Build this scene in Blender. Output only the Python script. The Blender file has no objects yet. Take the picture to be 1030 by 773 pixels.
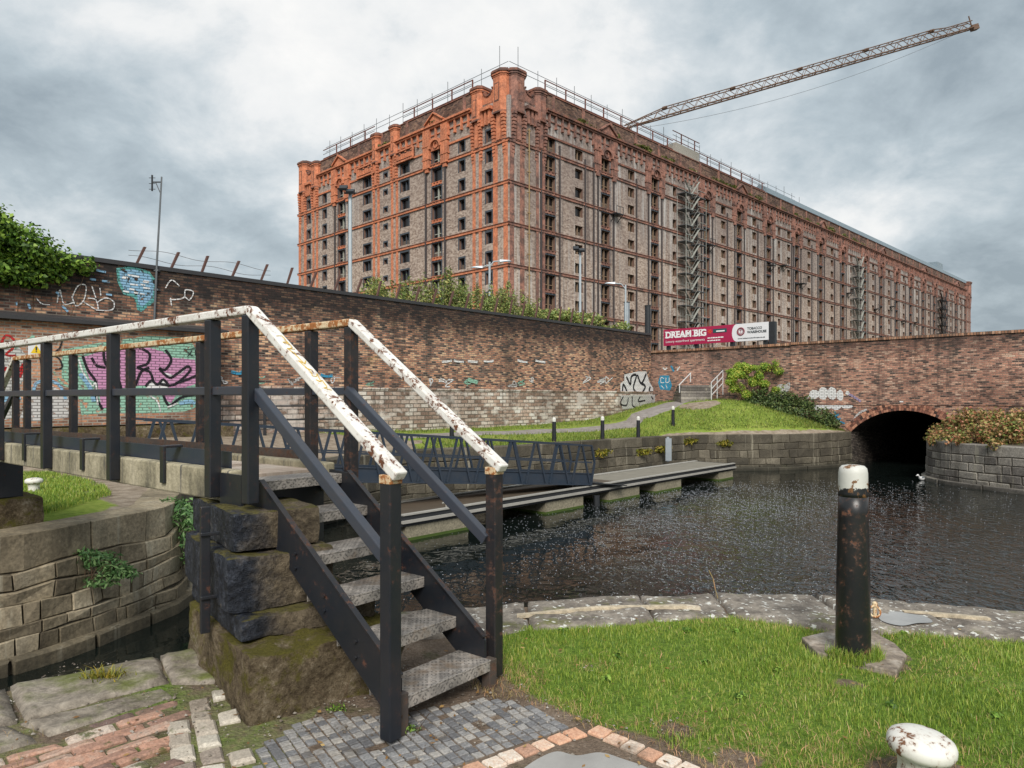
import bpy, math, random
import numpy as np
from mathutils import Vector, Matrix
random.seed(7); np.random.seed(7)
D = bpy.data
scene = bpy.context.scene
COL = scene.collection
R = math.radians
F, CX, HY, CAMH = 714.0, 515.0, 401.0, 1.6     # focal length and horizon of the photograph, eye height

def P(px, py, z=0.0):
    """point of the plane at height z seen at a photograph pixel"""
    Y = F*(CAMH-z)/(py-HY)
    return ((px-CX)/F*Y, Y)

# ------------------------------------------------------------------ mesh builder
class MB:
    def __init__(s): s.v=[]; s.f=[]; s.m=[]; s.uv=None
    def add(s, vs, fs, mi=0):
        o=len(s.v); s.v += [tuple(p) for p in vs]
        for f in fs: s.f.append([o+i for i in f]); s.m.append(mi)
    def box(s,x0,x1,y0,y1,z0,z1,mi=0):
        v=[(x0,y0,z0),(x1,y0,z0),(x1,y1,z0),(x0,y1,z0),(x0,y0,z1),(x1,y0,z1),(x1,y1,z1),(x0,y1,z1)]
        s.add(v,[(0,3,2,1),(4,5,6,7),(0,1,5,4),(1,2,6,5),(2,3,7,6),(3,0,4,7)],mi)
    def hexa(s, v, mi=0):
        s.add(v,[(0,3,2,1),(4,5,6,7),(0,1,5,4),(1,2,6,5),(2,3,7,6),(3,0,4,7)],mi)
    def obox(s,c,ax,ay,az,hx,hy,hz,mi=0):
        c=Vector(c);ax=Vector(ax).normalized();ay=Vector(ay).normalized();az=Vector(az).normalized()
        v=[c+ax*(i*hx)+ay*(j*hy)+az*(k*hz) for i,j,k in ((-1,-1,-1),(1,-1,-1),(1,1,-1),(-1,1,-1),(-1,-1,1),(1,-1,1),(1,1,1),(-1,1,1))]
        s.hexa(v,mi)
    def bar(s,p,q,w,h,side=(0,1,0),mi=0):
        p=Vector(p);q=Vector(q);d=(q-p);L=d.length;d.normalize()
        sd=Vector(side); sd=(sd-d*sd.dot(d)).normalized(); up=d.cross(sd)
        s.obox((p+q)/2,d,sd,up,L/2,w/2,h/2,mi)
    def prism(s,poly,z0,z1,mi=0,cap=True):
        n=len(poly); v=[(x,y,z0) for x,y in poly]+[(x,y,z1) for x,y in poly]
        f=[(i,(i+1)%n,n+(i+1)%n,n+i) for i in range(n)]
        if cap: f+= [tuple(range(n-1,-1,-1)), tuple(range(n,2*n))]
        s.add(v,f,mi)
    def tube(s,p,q,r,seg=8,r2=None,mi=0):
        p=Vector(p);q=Vector(q);d=(q-p).normalized();r2=r if r2 is None else r2
        a=d.orthogonal().normalized();b=d.cross(a);v=[]
        for c,rr in((p,r),(q,r2)):
            for i in range(seg):
                t=2*math.pi*i/seg; v.append(c+a*(rr*math.cos(t))+b*(rr*math.sin(t)))
        f=[(i,(i+1)%seg,seg+(i+1)%seg,seg+i) for i in range(seg)]
        f+=[tuple(range(seg-1,-1,-1)),tuple(range(seg,2*seg))]
        s.add(v,f,mi)
    def path(s,pts,r,seg=6,mi=0):
        for i in range(len(pts)-1): s.tube(pts[i],pts[i+1],r,seg,mi=mi)
    def lathe(s,prof,seg=24,c=(0,0,0),mi=0):
        v=[];n=len(prof)
        for r,z in prof:
            for i in range(seg):
                t=2*math.pi*i/seg; v.append((c[0]+r*math.cos(t),c[1]+r*math.sin(t),c[2]+z))
        f=[]
        for k in range(n-1):
            for i in range(seg):
                j=(i+1)%seg; f.append((k*seg+i,k*seg+j,(k+1)*seg+j,(k+1)*seg+i))
        f.append(tuple(range(seg-1,-1,-1))); f.append(tuple((n-1)*seg+i for i in range(seg)))
        s.add(v,f,mi)
    def torus(s,c,R0,r,ax,ay,seg=20,sg=8,mi=0):
        c=Vector(c);ax=Vector(ax).normalized();ay=Vector(ay).normalized();az=ax.cross(ay);v=[];f=[]
        for i in range(seg):
            t=2*math.pi*i/seg;d=ax*math.cos(t)+ay*math.sin(t)
            for j in range(sg):
                u=2*math.pi*j/sg; v.append(c+d*(R0+r*math.cos(u))+az*(r*math.sin(u)))
        for i in range(seg):
            for j in range(sg):
                a=i*sg+j;b=i*sg+(j+1)%sg;c2=((i+1)%seg)*sg+(j+1)%sg;d2=((i+1)%seg)*sg+j
                f.append((a,b,c2,d2))
        s.add(v,f,mi)
    def build(s,name,mats,parent=None,smooth=False,bevel=0,loc=None,rotz=0):
        me=D.meshes.new(name); me.from_pydata([tuple(p) for p in s.v],[],s.f)
        if not isinstance(mats,(list,tuple)): mats=[mats]
        for m in mats: me.materials.append(m)
        if any(s.m): me.polygons.foreach_set('material_index',s.m)
        if smooth: me.polygons.foreach_set('use_smooth',[True]*len(s.f))
        box_uv(me)
        me.update()
        o=D.objects.new(name,me); COL.objects.link(o)
        if parent: o.parent=parent
        if loc: o.location=loc
        if rotz: o.rotation_euler.z=rotz
        if bevel:
            b=o.modifiers.new('bevel','BEVEL'); b.width=bevel; b.segments=2; b.limit_method='ANGLE'; b.angle_limit=R(40)
        return o

def box_uv(me):
    n=len(me.polygons)
    if not n: return
    uv=me.uv_layers.new(name='UVMap')
    nl=len(me.loops)
    nor=np.zeros(n*3,np.float32); me.polygons.foreach_get('normal',nor); nor=np.abs(nor.reshape(-1,3))
    lt=np.zeros(n,np.int32); me.polygons.foreach_get('loop_total',lt)
    vi=np.zeros(nl,np.int32); me.loops.foreach_get('vertex_index',vi)
    co=np.zeros(len(me.vertices)*3,np.float32); me.vertices.foreach_get('co',co); co=co.reshape(-1,3)
    ln=np.repeat(nor,lt,axis=0); c=co[vi]
    top=(ln[:,2]>=ln[:,0])&(ln[:,2]>=ln[:,1]); sx=(~top)&(ln[:,0]>ln[:,1])
    u=np.where(top,c[:,0],np.where(sx,c[:,1],c[:,0])); v=np.where(top,c[:,1],c[:,2])
    uv.data.foreach_set('uv',np.stack([u,v],1).astype(np.float32).ravel())

def fast_mesh(name, co, quads, mats, parent=None, smooth=False, uv=None):
    """large meshes straight from arrays; quads n x 4 (or n x 3)"""
    me=D.meshes.new(name); co=np.asarray(co,np.float32); quads=np.asarray(quads,np.int32); k=quads.shape[1]
    me.vertices.add(len(co)); me.vertices.foreach_set('co',co.ravel())
    me.loops.add(quads.size); me.loops.foreach_set('vertex_index',quads.ravel())
    me.polygons.add(len(quads)); me.polygons.foreach_set('loop_start',np.arange(len(quads),dtype=np.int32)*k)
    me.polygons.foreach_set('loop_total',np.full(len(quads),k,np.int32))
    if smooth: me.polygons.foreach_set('use_smooth',np.ones(len(quads),bool))
    for m in (mats if isinstance(mats,(list,tuple)) else [mats]): me.materials.append(m)
    me.update(calc_edges=True)
    if uv is not None:
        l=me.uv_layers.new(name='UVMap'); l.data.foreach_set('uv',np.asarray(uv,np.float32)[quads.ravel()].ravel())
    else: box_uv(me)
    o=D.objects.new(name,me); COL.objects.link(o)
    if parent: o.parent=parent
    return o

def tag(o,label=None,cat=None,group=None,kind=None):
    if label: o['label']=label
    if cat: o['category']=cat
    if group: o['group']=group
    if kind: o['kind']=kind
    return o
def thing(name,label,cat,loc=(0,0,0),rotz=0,group=None):
    o=D.objects.new(name,None); COL.objects.link(o); o.location=loc; o.rotation_euler.z=rotz; o.empty_display_size=.2
    return tag(o,label,cat,group)
def dup(root,loc,rotz=None,label=None,group=None):
    r=root.copy(); COL.objects.link(r); r.location=loc
    if rotz is not None: r.rotation_euler.z=rotz
    if label: r['label']=label
    if group: r['group']=group
    for ch in list(root.children):
        c=ch.copy(); COL.objects.link(c); c.parent=r
        for g in list(ch.children):
            d=g.copy(); COL.objects.link(d); d.parent=c
    return r

# ------------------------------------------------------------------ materials
def lin(r,g,b):
    f=lambda c:(c/255/12.92) if c/255<=.04045 else ((c/255+.055)/1.055)**2.4
    return (f(r),f(g),f(b),1)
class NT:
    def __init__(s,name):
        s.mat=D.materials.new(name); s.mat.use_nodes=True; s.t=s.mat.node_tree; s.n=s.t.nodes
        s.b=s.n['Principled BSDF']; s.out=s.n['Material Output']
    def new(s,t,**kw):
        n=s.n.new(t)
        for k,v in kw.items(): setattr(n,k,v)
        return n
    def link(s,a,b): s.t.links.new(a,b)
    def setin(s,sock,v):
        if hasattr(v,'links') or isinstance(v,bpy.types.NodeSocket): s.link(v,sock)
        elif isinstance(v,(tuple,list)) and sock.type=='VECTOR': sock.default_value=v[:3]
        else: sock.default_value=v
    def uv(s,rot=0,scale=(1,1,1),loc=(0,0,0)):
        n=s.new('ShaderNodeTexCoord'); return s.mapping(n.outputs['UV'],rot,scale,loc)
    def obj(s,rot=0,scale=(1,1,1),loc=(0,0,0)):
        n=s.new('ShaderNodeTexCoord'); return s.mapping(n.outputs['Object'],rot,scale,loc)
    def mapping(s,v,rot=0,scale=(1,1,1),loc=(0,0,0)):
        m=s.new('ShaderNodeMapping'); s.link(v,m.inputs[0]); m.inputs['Rotation'].default_value=(0,0,rot)
        m.inputs['Scale'].default_value=scale; m.inputs['Location'].default_value=loc; return m.outputs[0]
    def pos(s):
        return s.new('ShaderNodeNewGeometry').outputs['Position']
    def noise(s,v,scale,detail=4,rough=.55,dist=0,col=False):
        n=s.new('ShaderNodeTexNoise'); s.link(v,n.inputs['Vector']); n.inputs['Scale'].default_value=scale
        n.inputs['Detail'].default_value=detail; n.inputs['Roughness'].default_value=rough; n.inputs['Distortion'].default_value=dist
        return n.outputs['Color' if col else 'Fac']
    def voro(s,v,scale,feature='F1',out='Distance',rand=1):
        n=s.new('ShaderNodeTexVoronoi',feature=feature); s.link(v,n.inputs['Vector']); n.inputs['Scale'].default_value=scale
        n.inputs['Randomness'].default_value=rand; return n.outputs[out]
    def ramp(s,fac,stops,interp='LINEAR'):
        n=s.new('ShaderNodeValToRGB'); s.link(fac,n.inputs[0]); e=n.color_ramp.elements; n.color_ramp.interpolation=interp
        while len(e)<len(stops): e.new(.5)
        for el,(p,c) in zip(e,stops):
            el.position=p; el.color=c if isinstance(c,(tuple,list)) else (c,c,c,1)
        return n.outputs['Color']
    def mix(s,fac,a,b,mode='MIX'):
        n=s.new('ShaderNodeMix',data_type='RGBA',blend_type=mode); s.setin(n.inputs[0],fac); s.setin(n.inputs[6],a); s.setin(n.inputs[7],b)
        return n.outputs[2]
    def math(s,op,a,b=None,clamp=False):
        n=s.new('ShaderNodeMath',operation=op,use_clamp=clamp); s.setin(n.inputs[0],a)
        if b is not None: s.setin(n.inputs[1],b)
        return n.outputs[0]
    def sep(s,v):
        n=s.new('ShaderNodeSeparateXYZ'); s.link(v,n.inputs[0]); return n.outputs
    def island(s): return s.new('ShaderNodeNewGeometry').outputs['Random Per Island']
    def attr(s,name): return s.new('ShaderNodeAttribute',attribute_name=name).outputs['Fac']
    def brick(s,v,w,h,mortar=.01,c1=(0,0,0,1),c2=(1,1,1,1),m=(0,0,0,1),off=.5,smooth=.1):
        n=s.new('ShaderNodeTexBrick'); s.link(v,n.inputs['Vector']); n.offset=off
        I=n.inputs; I['Color1'].default_value=c1; I['Color2'].default_value=c2; I['Mortar'].default_value=m; I['Scale'].default_value=1
        I['Mortar Size'].default_value=mortar; I['Mortar Smooth'].default_value=smooth; I['Bias'].default_value=0; I['Brick Width'].default_value=w; I['Row Height'].default_value=h
        return n.outputs['Color'], n.outputs['Fac']
    def bump(s,h,strength=.5,dist=.01):
        n=s.new('ShaderNodeBump'); s.setin(n.inputs['Height'],h); n.inputs['Strength'].default_value=strength; n.inputs['Distance'].default_value=dist
        s.link(n.outputs[0],s.b.inputs['Normal']); return n
    def done(s,color=None,rough=.8,metal=0,spec=None):
        if color is not None: s.setin(s.b.inputs['Base Color'],color)
        s.setin(s.b.inputs['Roughness'],rough); s.setin(s.b.inputs['Metallic'],metal)
        if spec is not None: s.b.inputs['Specular IOR Level'].default_value=spec
        return s.mat

def m_plain(name,c,rough=.7,metal=0,var=.25,scale=6,bump=0):
    t=NT(name); v=t.obj(); n=t.noise(v,scale,5)
    col=t.mix(n,tuple(x*(1-var) for x in c[:3])+(1,),tuple(min(1,x*(1+var)) for x in c[:3])+(1,))
    if bump: t.bump(t.noise(v,scale*8,4),bump,.01)
    return t.done(col,rough,metal)

def m_brickwall(name,stops,mortar,w=.225,h=.075,top=None,stain=None,ms=.012,bump=.6,patch=None,white=None):
    t=NT(name); v=t.uv(); c,fac=t.brick(v,w,h,ms)
    wn=t.noise(v,.45,4); rnd=t.mix(.48,c,t.noise(v,1.9,6,.78))
    f2=t.mix(.5,rnd,t.math('MULTIPLY',wn,1.0))
    base=t.ramp(rnd,stops)
    base=t.mix(t.ramp(wn,[(.35,.0),(.68,.55)]),base,t.mix(.5,base,(.05,.045,.045,1)))
    fine=t.noise(v,14,3); base=t.mix(.35,base,t.ramp(fine,[(.25,.0),(.75,1.0)]),'OVERLAY')
    col=t.mix(fac,base,mortar)
    z=t.sep(v)[1]
    if patch:   # (threshold, colour) blotches
        pn=t.mix(.5,t.noise(v,1.3,5,.65),t.noise(t.mapping(v,scale=(1,2,1)),3.6,4,.7)); col=t.mix(t.ramp(pn,[(patch[0],0.),(patch[0]+.05,1.)]),col,t.mix(.55,col,patch[1]))
    if white:
        pn=t.noise(t.mapping(v,scale=(1,1.6,1),loc=(3,8,0)),.8,6,.7); col=t.mix(t.ramp(pn,[(white[0],0.),(white[0]+.08,white[2])]),col,white[1])
    lg=t.noise(t.mapping(v,scale=(.5,.8,1),loc=(11,2,0)),.5,4,.6); col=t.mix(.6,col,t.ramp(lg,[(.3,.22),(.5,.5),(.7,.8)]),'OVERLAY')
    dp=t.noise(t.mapping(v,scale=(1.5,.14,1),loc=(1,9,0)),1,5,.7); col=t.mix(t.ramp(dp,[(.54,0.),(.64,.55)]),col,(.06,.05,.045,1))
    if top:     # dark sooted band under the top: (z0,z1)
        n=t.noise(t.mapping(v,scale=(1,.3,1)),1.5,6,.78); zz=t.math('ADD',z,t.math('MULTIPLY',t.math('SUBTRACT',n,.5),2.0))
        mr=t.new('ShaderNodeMapRange'); t.link(zz,mr.inputs[0]); mr.inputs[1].default_value=top[0]; mr.inputs[2].default_value=top[1]
        col=t.mix(t.math('MULTIPLY',mr.outputs[0],.96),col,t.mix(.10,(.022,.02,.02,1),base))
    hgt=t.math('SUBTRACT',t.math('MULTIPLY',fine,.4),fac)
    t.bump(hgt,bump,.012)
    return t.done(col,.9,0,.2)

def m_stone(name,stops,moss=None,mossc=(.06,.075,.02,1),scale=2.2,rough=.85,bump=.5,lichen=None,wet=None,islandvar=.6):
    """blocks built as separate islands; colour varies per block"""
    t=NT(name); v=t.obj(); isl=t.island()
    n=t.noise(v,scale,6,.65); f=t.mix(islandvar,n,isl)
    col=t.ramp(f,stops)
    fine=t.noise(v,22,5,.7); col=t.mix(.55,col,t.ramp(fine,[(.3,.12),(.7,.85)]),'OVERLAY')
    if wet:
        st=t.noise(t.mapping(v,scale=(1.6,1.6,.16)),1.5,5,.7); col=t.mix(t.ramp(st,[(.44,0.),(.72,.6)]),col,(.06,.052,.04,1)); col=t.mix(t.ramp(t.noise(t.mapping(v,scale=(2.2,2.2,.12),loc=(5,5,0)),1.7,4,.7),[(.60,0.),(.66,.5)]),col,(.38,.35,.27,1))
    if moss:
        g=t.new('ShaderNodeNewGeometry'); nz=t.sep(g.outputs['Normal'])[2]
        mn=t.noise(v,1.6,7,.7); k=t.ramp(t.math('ADD',mn,t.math('MULTIPLY',nz,moss[1])),[(moss[0],0.),(moss[0]+.14,.9)])
        mc=t.mix(t.noise(v,40,2),mossc,tuple(x*2.6 for x in mossc[:3])+(1,))
        col=t.mix(k,col,mc)
    if lichen:
        ln=t.noise(t.mapping(v,loc=(7,3,1)),lichen[1],3,.6); col=t.mix(t.ramp(ln,[(lichen[0],0.),(lichen[0]+.03,1.)]),col,lichen[2])
    if wet:  # dark band near the water
        z=t.sep(t.pos())[2]; mr=t.new('ShaderNodeMapRange'); t.link(t.math('ADD',z,t.math('MULTIPLY',n,.15)),mr.inputs[0])
        mr.inputs[1].default_value=wet[0]; mr.inputs[2].default_value=wet[1]; mr.inputs[3].default_value=1; mr.inputs[4].default_value=0
        col=t.mix(mr.outputs[0],col,t.mix(.7,col,(.012,.014,.01,1)))
    t.bump(t.math('ADD',t.math('MULTIPLY',fine,.5),t.noise(v,6,5)),bump,.03)
    return t.done(col,rough,0,.3)

def m_paint(name,c,rust=(.62,.10),rough=.35,rustc=(.16,.055,.02,1),dirt=.3,drip=False,dark=(.02,.012,.01,1)):
    t=NT(name); v=t.obj(); n=t.noise(v,6.5,8,.78); n2=t.noise(v,24,5,.7)
    k=t.ramp(t.mix(.45,n,n2),[(rust[0],0.),(rust[0]+.025,1.)])
    k2=t.ramp(t.mix(.45,n,n2),[(rust[0]-.05,0.),(rust[0]+.02,1.)])
    soft=t.mix(t.ramp(t.noise(v,3,6,.7),[(.4,0.),(.75,1.)]),c,tuple(x*(1-dirt) + dirt*y for x,y in zip(c[:3],(.12,.09,.06)))+(1,))
    rc=t.mix(t.noise(v,30,3),rustc,dark)
    col=t.mix(t.math('MULTIPLY',k2,rust[1]*4,True),soft,tuple(.6*x+.4*y for x,y in zip(c[:3],rustc[:3]))+(1,))
    col=t.mix(k,col,rc)
    t.bump(t.math('SUBTRACT',t.math('MULTIPLY',n2,.25),k),.35,.003)
    return t.done(col,t.mix(k,(rough,)*3+(1,),(.9,.9,.9,1)))

def m_leaf(name,stops,rough=.5,trans=.25):
    t=NT(name); isl=t.island(); v=t.obj(); n=t.noise(v,1.6,3)
    col=t.ramp(t.mix(.45,isl,n),stops)
    t.done(col,rough,0,.35)
    tr=t.new('ShaderNodeBsdfTranslucent'); t.link(col,tr.inputs[0]); mx=t.new('ShaderNodeMixShader'); mx.inputs[0].default_value=trans
    t.link(t.b.outputs[0],mx.inputs[1]); t.link(tr.outputs[0],mx.inputs[2]); t.link(mx.outputs[0],t.out.inputs[0])
    return t.mat

def m_graf(name,c,wear=.58):
    t=NT(name); v=t.uv(); bc,fac=t.brick(v,.225,.075,.012)
    n=t.noise(v,5,6,.7)
    col=t.mix(fac,t.mix(t.noise(v,3,4),tuple(x*.8 for x in c[:3])+(1,),c),tuple(x*.45 for x in c[:3])+(1,))
    t.done(col,.8,0,.2)
    tr=t.new('ShaderNodeBsdfTransparent'); mx=t.new('ShaderNodeMixShader')
    k=t.math('MAXIMUM',t.ramp(n,[(wear,0.),(wear+.04,1.)]),t.math('MULTIPLY',fac,.35))
    t.link(k,mx.inputs[0]); t.link(t.b.outputs[0],mx.inputs[1]); t.link(tr.outputs[0],mx.inputs[2]); t.link(mx.outputs[0],t.out.inputs[0])
    return t.mat

K=lambda c:(c[0],c[1],c[2],1)
M={}
M['long_brick']=m_brickwall('long_wall_brick',[(.26,(.05,.035,.032,1)),(.40,(.19,.10,.075,1)),(.50,(.40,.185,.12,1)),(.60,(.58,.28,.17,1)),(.74,(.72,.45,.28,1))],(.2,.17,.14,1),
    top=(3.75,4.75),patch=(.60,(.05,.04,.04,1)),white=(.62,(.62,.42,.20,1),.55))
M['base_brick']=m_brickwall('pale_base_brick',[(.2,(.18,.12,.09,1)),(.4,(.40,.28,.22,1)),(.55,(.54,.43,.36,1)),(.75,(.66,.60,.54,1))],(.14,.12,.10,1),w=.40,h=.155,patch=(.565,(.06,.05,.04,1)),white=(.52,(.68,.63,.58,1),.6),ms=.018)
M['lower_brick']=m_brickwall('lower_wall_brick',[(.25,(.13,.08,.06,1)),(.4,(.34,.17,.11,1)),(.6,(.50,.24,.14,1)),(.8,(.6,.33,.2,1))],(.3,.27,.23,1),patch=(.6,(.04,.035,.03,1)),white=(.62,(.5,.47,.42,1),.5))
M['bridge_brick']=m_brickwall('bridge_brick',[(.28,(.07,.05,.045,1)),(.38,(.25,.13,.10,1)),(.5,(.41,.20,.145,1)),(.62,(.52,.27,.185,1)),(.78,(.60,.41,.31,1))],(.26,.19,.15,1),
    top=(3.3,4.6),patch=(.525,(.035,.028,.028,1)),white=(.66,(.55,.45,.38,1),.4))
M['mauve_brick']=m_brickwall('wing_brick',[(.25,(.08,.055,.05,1)),(.38,(.24,.125,.095,1)),(.5,(.38,.19,.14,1)),(.62,(.46,.24,.17,1)),(.78,(.55,.34,.26,1))],(.24,.2,.17,1),
    top=(3.4,5.0),patch=(.58,(.05,.035,.035,1)),white=(.6,(.35,.2,.14,1),.45))
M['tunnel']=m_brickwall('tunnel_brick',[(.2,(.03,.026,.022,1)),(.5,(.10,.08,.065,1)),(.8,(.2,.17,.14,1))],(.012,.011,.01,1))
M['cap_brick']=m_brickwall('orange_coping_brick',[(.2,(.12,.07,.05,1)),(.5,(.38,.19,.11,1)),(.8,(.5,.32,.22,1))],(.10,.085,.07,1),w=.11,h=.2)
M['quay']=m_stone('quay_stone',[(.2,(.03,.028,.022,1)),(.45,(.08,.07,.052,1)),(.6,(.13,.115,.085,1)),(.8,(.25,.22,.17,1))],scale=1.1,islandvar=.3,moss=(.66,.12),mossc=(.055,.06,.02,1),wet=(-1.5,-1.0))
M['quay_light']=m_stone('grey_quay_stone',[(.2,(.06,.055,.05,1)),(.45,(.17,.155,.14,1)),(.6,(.26,.24,.21,1)),(.8,(.4,.37,.32,1))],scale=1.3,islandvar=.4,moss=(.8,.1),wet=(-1.5,-1.15))
M['rubble']=m_stone('lock_wall_stone',[(.25,(.09,.072,.048,1)),(.42,(.20,.165,.11,1)),(.58,(.32,.265,.18,1)),(.78,(.48,.42,.31,1))],moss=(.93,.15),mossc=(.06,.06,.022,1),scale=1.6,wet=(-1.5,-1.05),bump=.6,islandvar=.35)
M['coping']=m_stone('coping_stone',[(.28,(.07,.06,.05,1)),(.45,(.15,.13,.11,1)),(.58,(.25,.22,.185,1)),(.78,(.42,.38,.33,1))],scale=4,moss=(.90,.35),mossc=(.075,.08,.02,1),lichen=(.605,20,(.6,.6,.56,1)),bump=.7,islandvar=.15)
M['slab']=m_stone('worn_slab',[(.28,(.08,.065,.052,1)),(.45,(.18,.155,.125,1)),(.58,(.29,.255,.21,1)),(.78,(.44,.40,.33,1))],scale=5,moss=(.80,.33),mossc=(.06,.07,.015,1),bump=.7,islandvar=.3)
def m_mossblock():
    t=NT('mossy_block'); v=t.obj(); n=t.noise(v,3,7,.7); f=t.noise(v,26,6,.8); f2=t.noise(v,75,3,.7)
    col=t.ramp(t.mix(.5,n,f),[(.32,(.018,.014,.009,1)),(.44,(.07,.052,.032,1)),(.54,(.16,.125,.08,1)),(.66,(.36,.31,.23,1))])
    g=t.new('ShaderNodeNewGeometry'); nz=t.sep(g.outputs['Normal'])[2]
    k=t.ramp(t.math('ADD',t.noise(t.mapping(v,loc=(3,1,2)),4.5,8,.78),t.math('MULTIPLY',nz,.12)),[(.52,0.),(.62,.9)]); col=t.mix(k,col,t.mix(f2,(.035,.032,.006,1),(.15,.135,.025,1)))
    t.bump(t.math('ADD',t.math('MULTIPLY',f,1.0),t.math('MULTIPLY',f2,.5)),1.0,.02); return t.done(col,.95,0,.15)
M['block']=m_mossblock()
M['block_dark']=m_stone('shaded_dark_block',[(.25,(.02,.016,.012,1)),(.45,(.065,.05,.035,1)),(.6,(.13,.10,.07,1)),(.75,(.28,.22,.15,1))],moss=(.76,.2),mossc=(.06,.055,.012,1),scale=6,bump=1.2,islandvar=.1)  # mossy stone, its colour darkened to stand for shade under the stair
def m_pier():
    t=NT('pier_stone_part_painted'); v=t.obj(); n=t.noise(v,6,6,.7); f=t.noise(v,30,5,.75)
    st=t.ramp(t.mix(.5,n,f),[(.3,(.02,.016,.012,1)),(.45,(.08,.062,.042,1)),(.58,(.17,.135,.09,1)),(.72,(.34,.28,.19,1))])
    pt=t.ramp(t.mix(.55,n,f),[(.34,(.004,.005,.007,1)),(.5,(.018,.022,.032,1)),(.6,(.055,.064,.085,1)),(.7,(.26,.21,.14,1))])
    x,y,z=t.sep(t.pos()); u=t.math('ADD',t.math('MULTIPLY',t.math('ADD',x,1.29),.8),t.math('MULTIPLY',t.math('SUBTRACT',y,3.47),.6))
    mr=t.new('ShaderNodeMapRange'); t.link(t.math('ADD',u,t.math('MULTIPLY',t.math('SUBTRACT',n,.5),.5)),mr.inputs[0]); mr.inputs[1].default_value=.08; mr.inputs[2].default_value=.30
    col=t.mix(mr.outputs[0],pt,st); g=t.new('ShaderNodeNewGeometry'); nz=t.sep(g.outputs['Normal'])[2]
    k=t.ramp(t.math('ADD',t.noise(v,5,6,.75),t.math('MULTIPLY',nz,.25)),[(.70,0.),(.78,1.)]); col=t.mix(k,col,t.mix(f,(.04,.035,.01,1),(.16,.14,.04,1)))
    t.bump(t.math('ADD',f,t.math('MULTIPLY',t.voro(v,14),.6)),1.0,.03); return t.done(col,t.mix(mr.outputs[0],(.45,.45,.45,1),(.9,.9,.9,1)),0,.3)
M['pier']=m_pier()
M['block_blue']=m_stone('blue_black_painted_stone',[(.3,(.008,.009,.012,1)),(.48,(.028,.033,.045,1)),(.58,(.075,.085,.105,1)),(.70,(.24,.20,.14,1))],scale=9,bump=.9,rough=.5,islandvar=.1)
M['mortar']=m_plain('dark_joint',(.085,.072,.05,1),.95,scale=5)
M['slate']=m_plain('slate_coping',(.035,.035,.038,1),.6,scale=3,bump=.3)
M['black']=m_paint('black_paint',(.011,.014,.020,1),rust=(.585,.09),rough=.38,rustc=(.12,.045,.025,1),dirt=.12)
M['black_rust']=m_paint('black_paint_rusting',(.012,.013,.017,1),rust=(.55,.1),rough=.42,rustc=(.12,.055,.035,1),dirt=.15)
M['brown_rust']=m_paint('brown_rust',(.05,.04,.036,1),rust=(.52,.2),rough=.7,rustc=(.15,.08,.05,1),dirt=.5)
M['navy']=m_paint('navy_paint',(.022,.035,.055,1),rust=(.68,.05),rough=.4,dirt=.15)
M['midrail']=m_paint('slate_blue_paint',(.036,.044,.062,1),rust=(.61,.1),rough=.42,dirt=.2)
M['white']=m_paint('white_paint_chipped',(.78,.77,.73,1),rust=(.54,.22),rough=.5,rustc=(.22,.07,.02,1),dirt=.35,dark=(.03,.02,.018,1))
M['white_rust']=m_paint('white_paint_orange_rust',(.66,.55,.36,1),rust=(.50,.3),rough=.6,rustc=(.45,.16,.035,1),dirt=.5,dark=(.16,.07,.03,1))
M['steel']=m_plain('galvanised',(.33,.37,.40,1),.45,.5,scale=4)
M['dsteel']=m_plain('dark_steel',(.03,.033,.037,1),.5,.3)
M['scaf']=m_plain('scaffold_tube',(.12,.13,.14,1),.5,.4)
M['redsteel']=m_plain('red_oxide_steel',(.14,.045,.03,1),.7)
M['post_rust']=m_plain('rusted_iron_post',(.10,.05,.04,1),.85,scale=4)
M['crane']=m_paint('crane_paint',(.12,.09,.075,1),rust=(.5,.2),rough=.6,rustc=(.24,.10,.03,1),dirt=.5)
# ------------------------------------------------------------------ warehouse materials
def m_facade(name,dirty):
    t=NT(name); v=t.uv(); x,y,z=t.sep(v)
    c,fac=t.brick(v,.34,.16,.0); sp=t.mix(.45,t.noise(v,3.2,4,.75),t.mix(.5,c,t.noise(v,7,2,.7)))
    col=t.ramp(sp,[(.22,(.08,.065,.06,1)),(.38,(.25,.185,.15,1)),(.5,(.40,.31,.25,1)),(.62,(.53,.44,.37,1)),(.78,(.64,.46,.34,1))])
    big=t.noise(t.mapping(v,scale=(.3,.12,1)),1,5,.6)
    col=t.mix(t.ramp(big,[(.42,.0),(.62,.35 if dirty else .2)]),col,(.15,.12,.115,1))
    # soot above, cleaner below
    mr=t.new('ShaderNodeMapRange'); zz=t.math('ADD',y,t.math('MULTIPLY',t.noise(t.mapping(v,scale=(.5,.1,1)),1,4,.7),10)); t.link(zz,mr.inputs[0])
    mr.inputs[1].default_value=24; mr.inputs[2].default_value=38
    col=t.mix(t.math('MULTIPLY',mr.outputs[0],.5 if dirty else .28),col,(.15,.125,.125,1))
    st=t.noise(t.mapping(v,scale=(1.3,.045,1),loc=(2,0,0)),1,6,.75)
    zone=t.noise(t.mapping(v,scale=(.045,.02,1),loc=(5.3,0,0)),1,2,.5)
    k=t.math('MULTIPLY',t.ramp(st,[(.50,0.),(.62,.62)]),t.ramp(zone,[(.38,0.),(.5,1.)] if dirty else [(.5,0.),(.65,.8)]))
    col=t.mix(k,col,(.62,.62,.60,1))
    dk=t.noise(t.mapping(v,scale=(1.1,.03,1),loc=(9,4,0)),1,5,.7)
    col=t.mix(t.ramp(dk,[(.56,0.),(.66,.6 if dirty else .2)]),col,(.07,.06,.06,1))
    t.bump(sp,.4,.03); return t.done(col,.92,0,.15)
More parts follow.
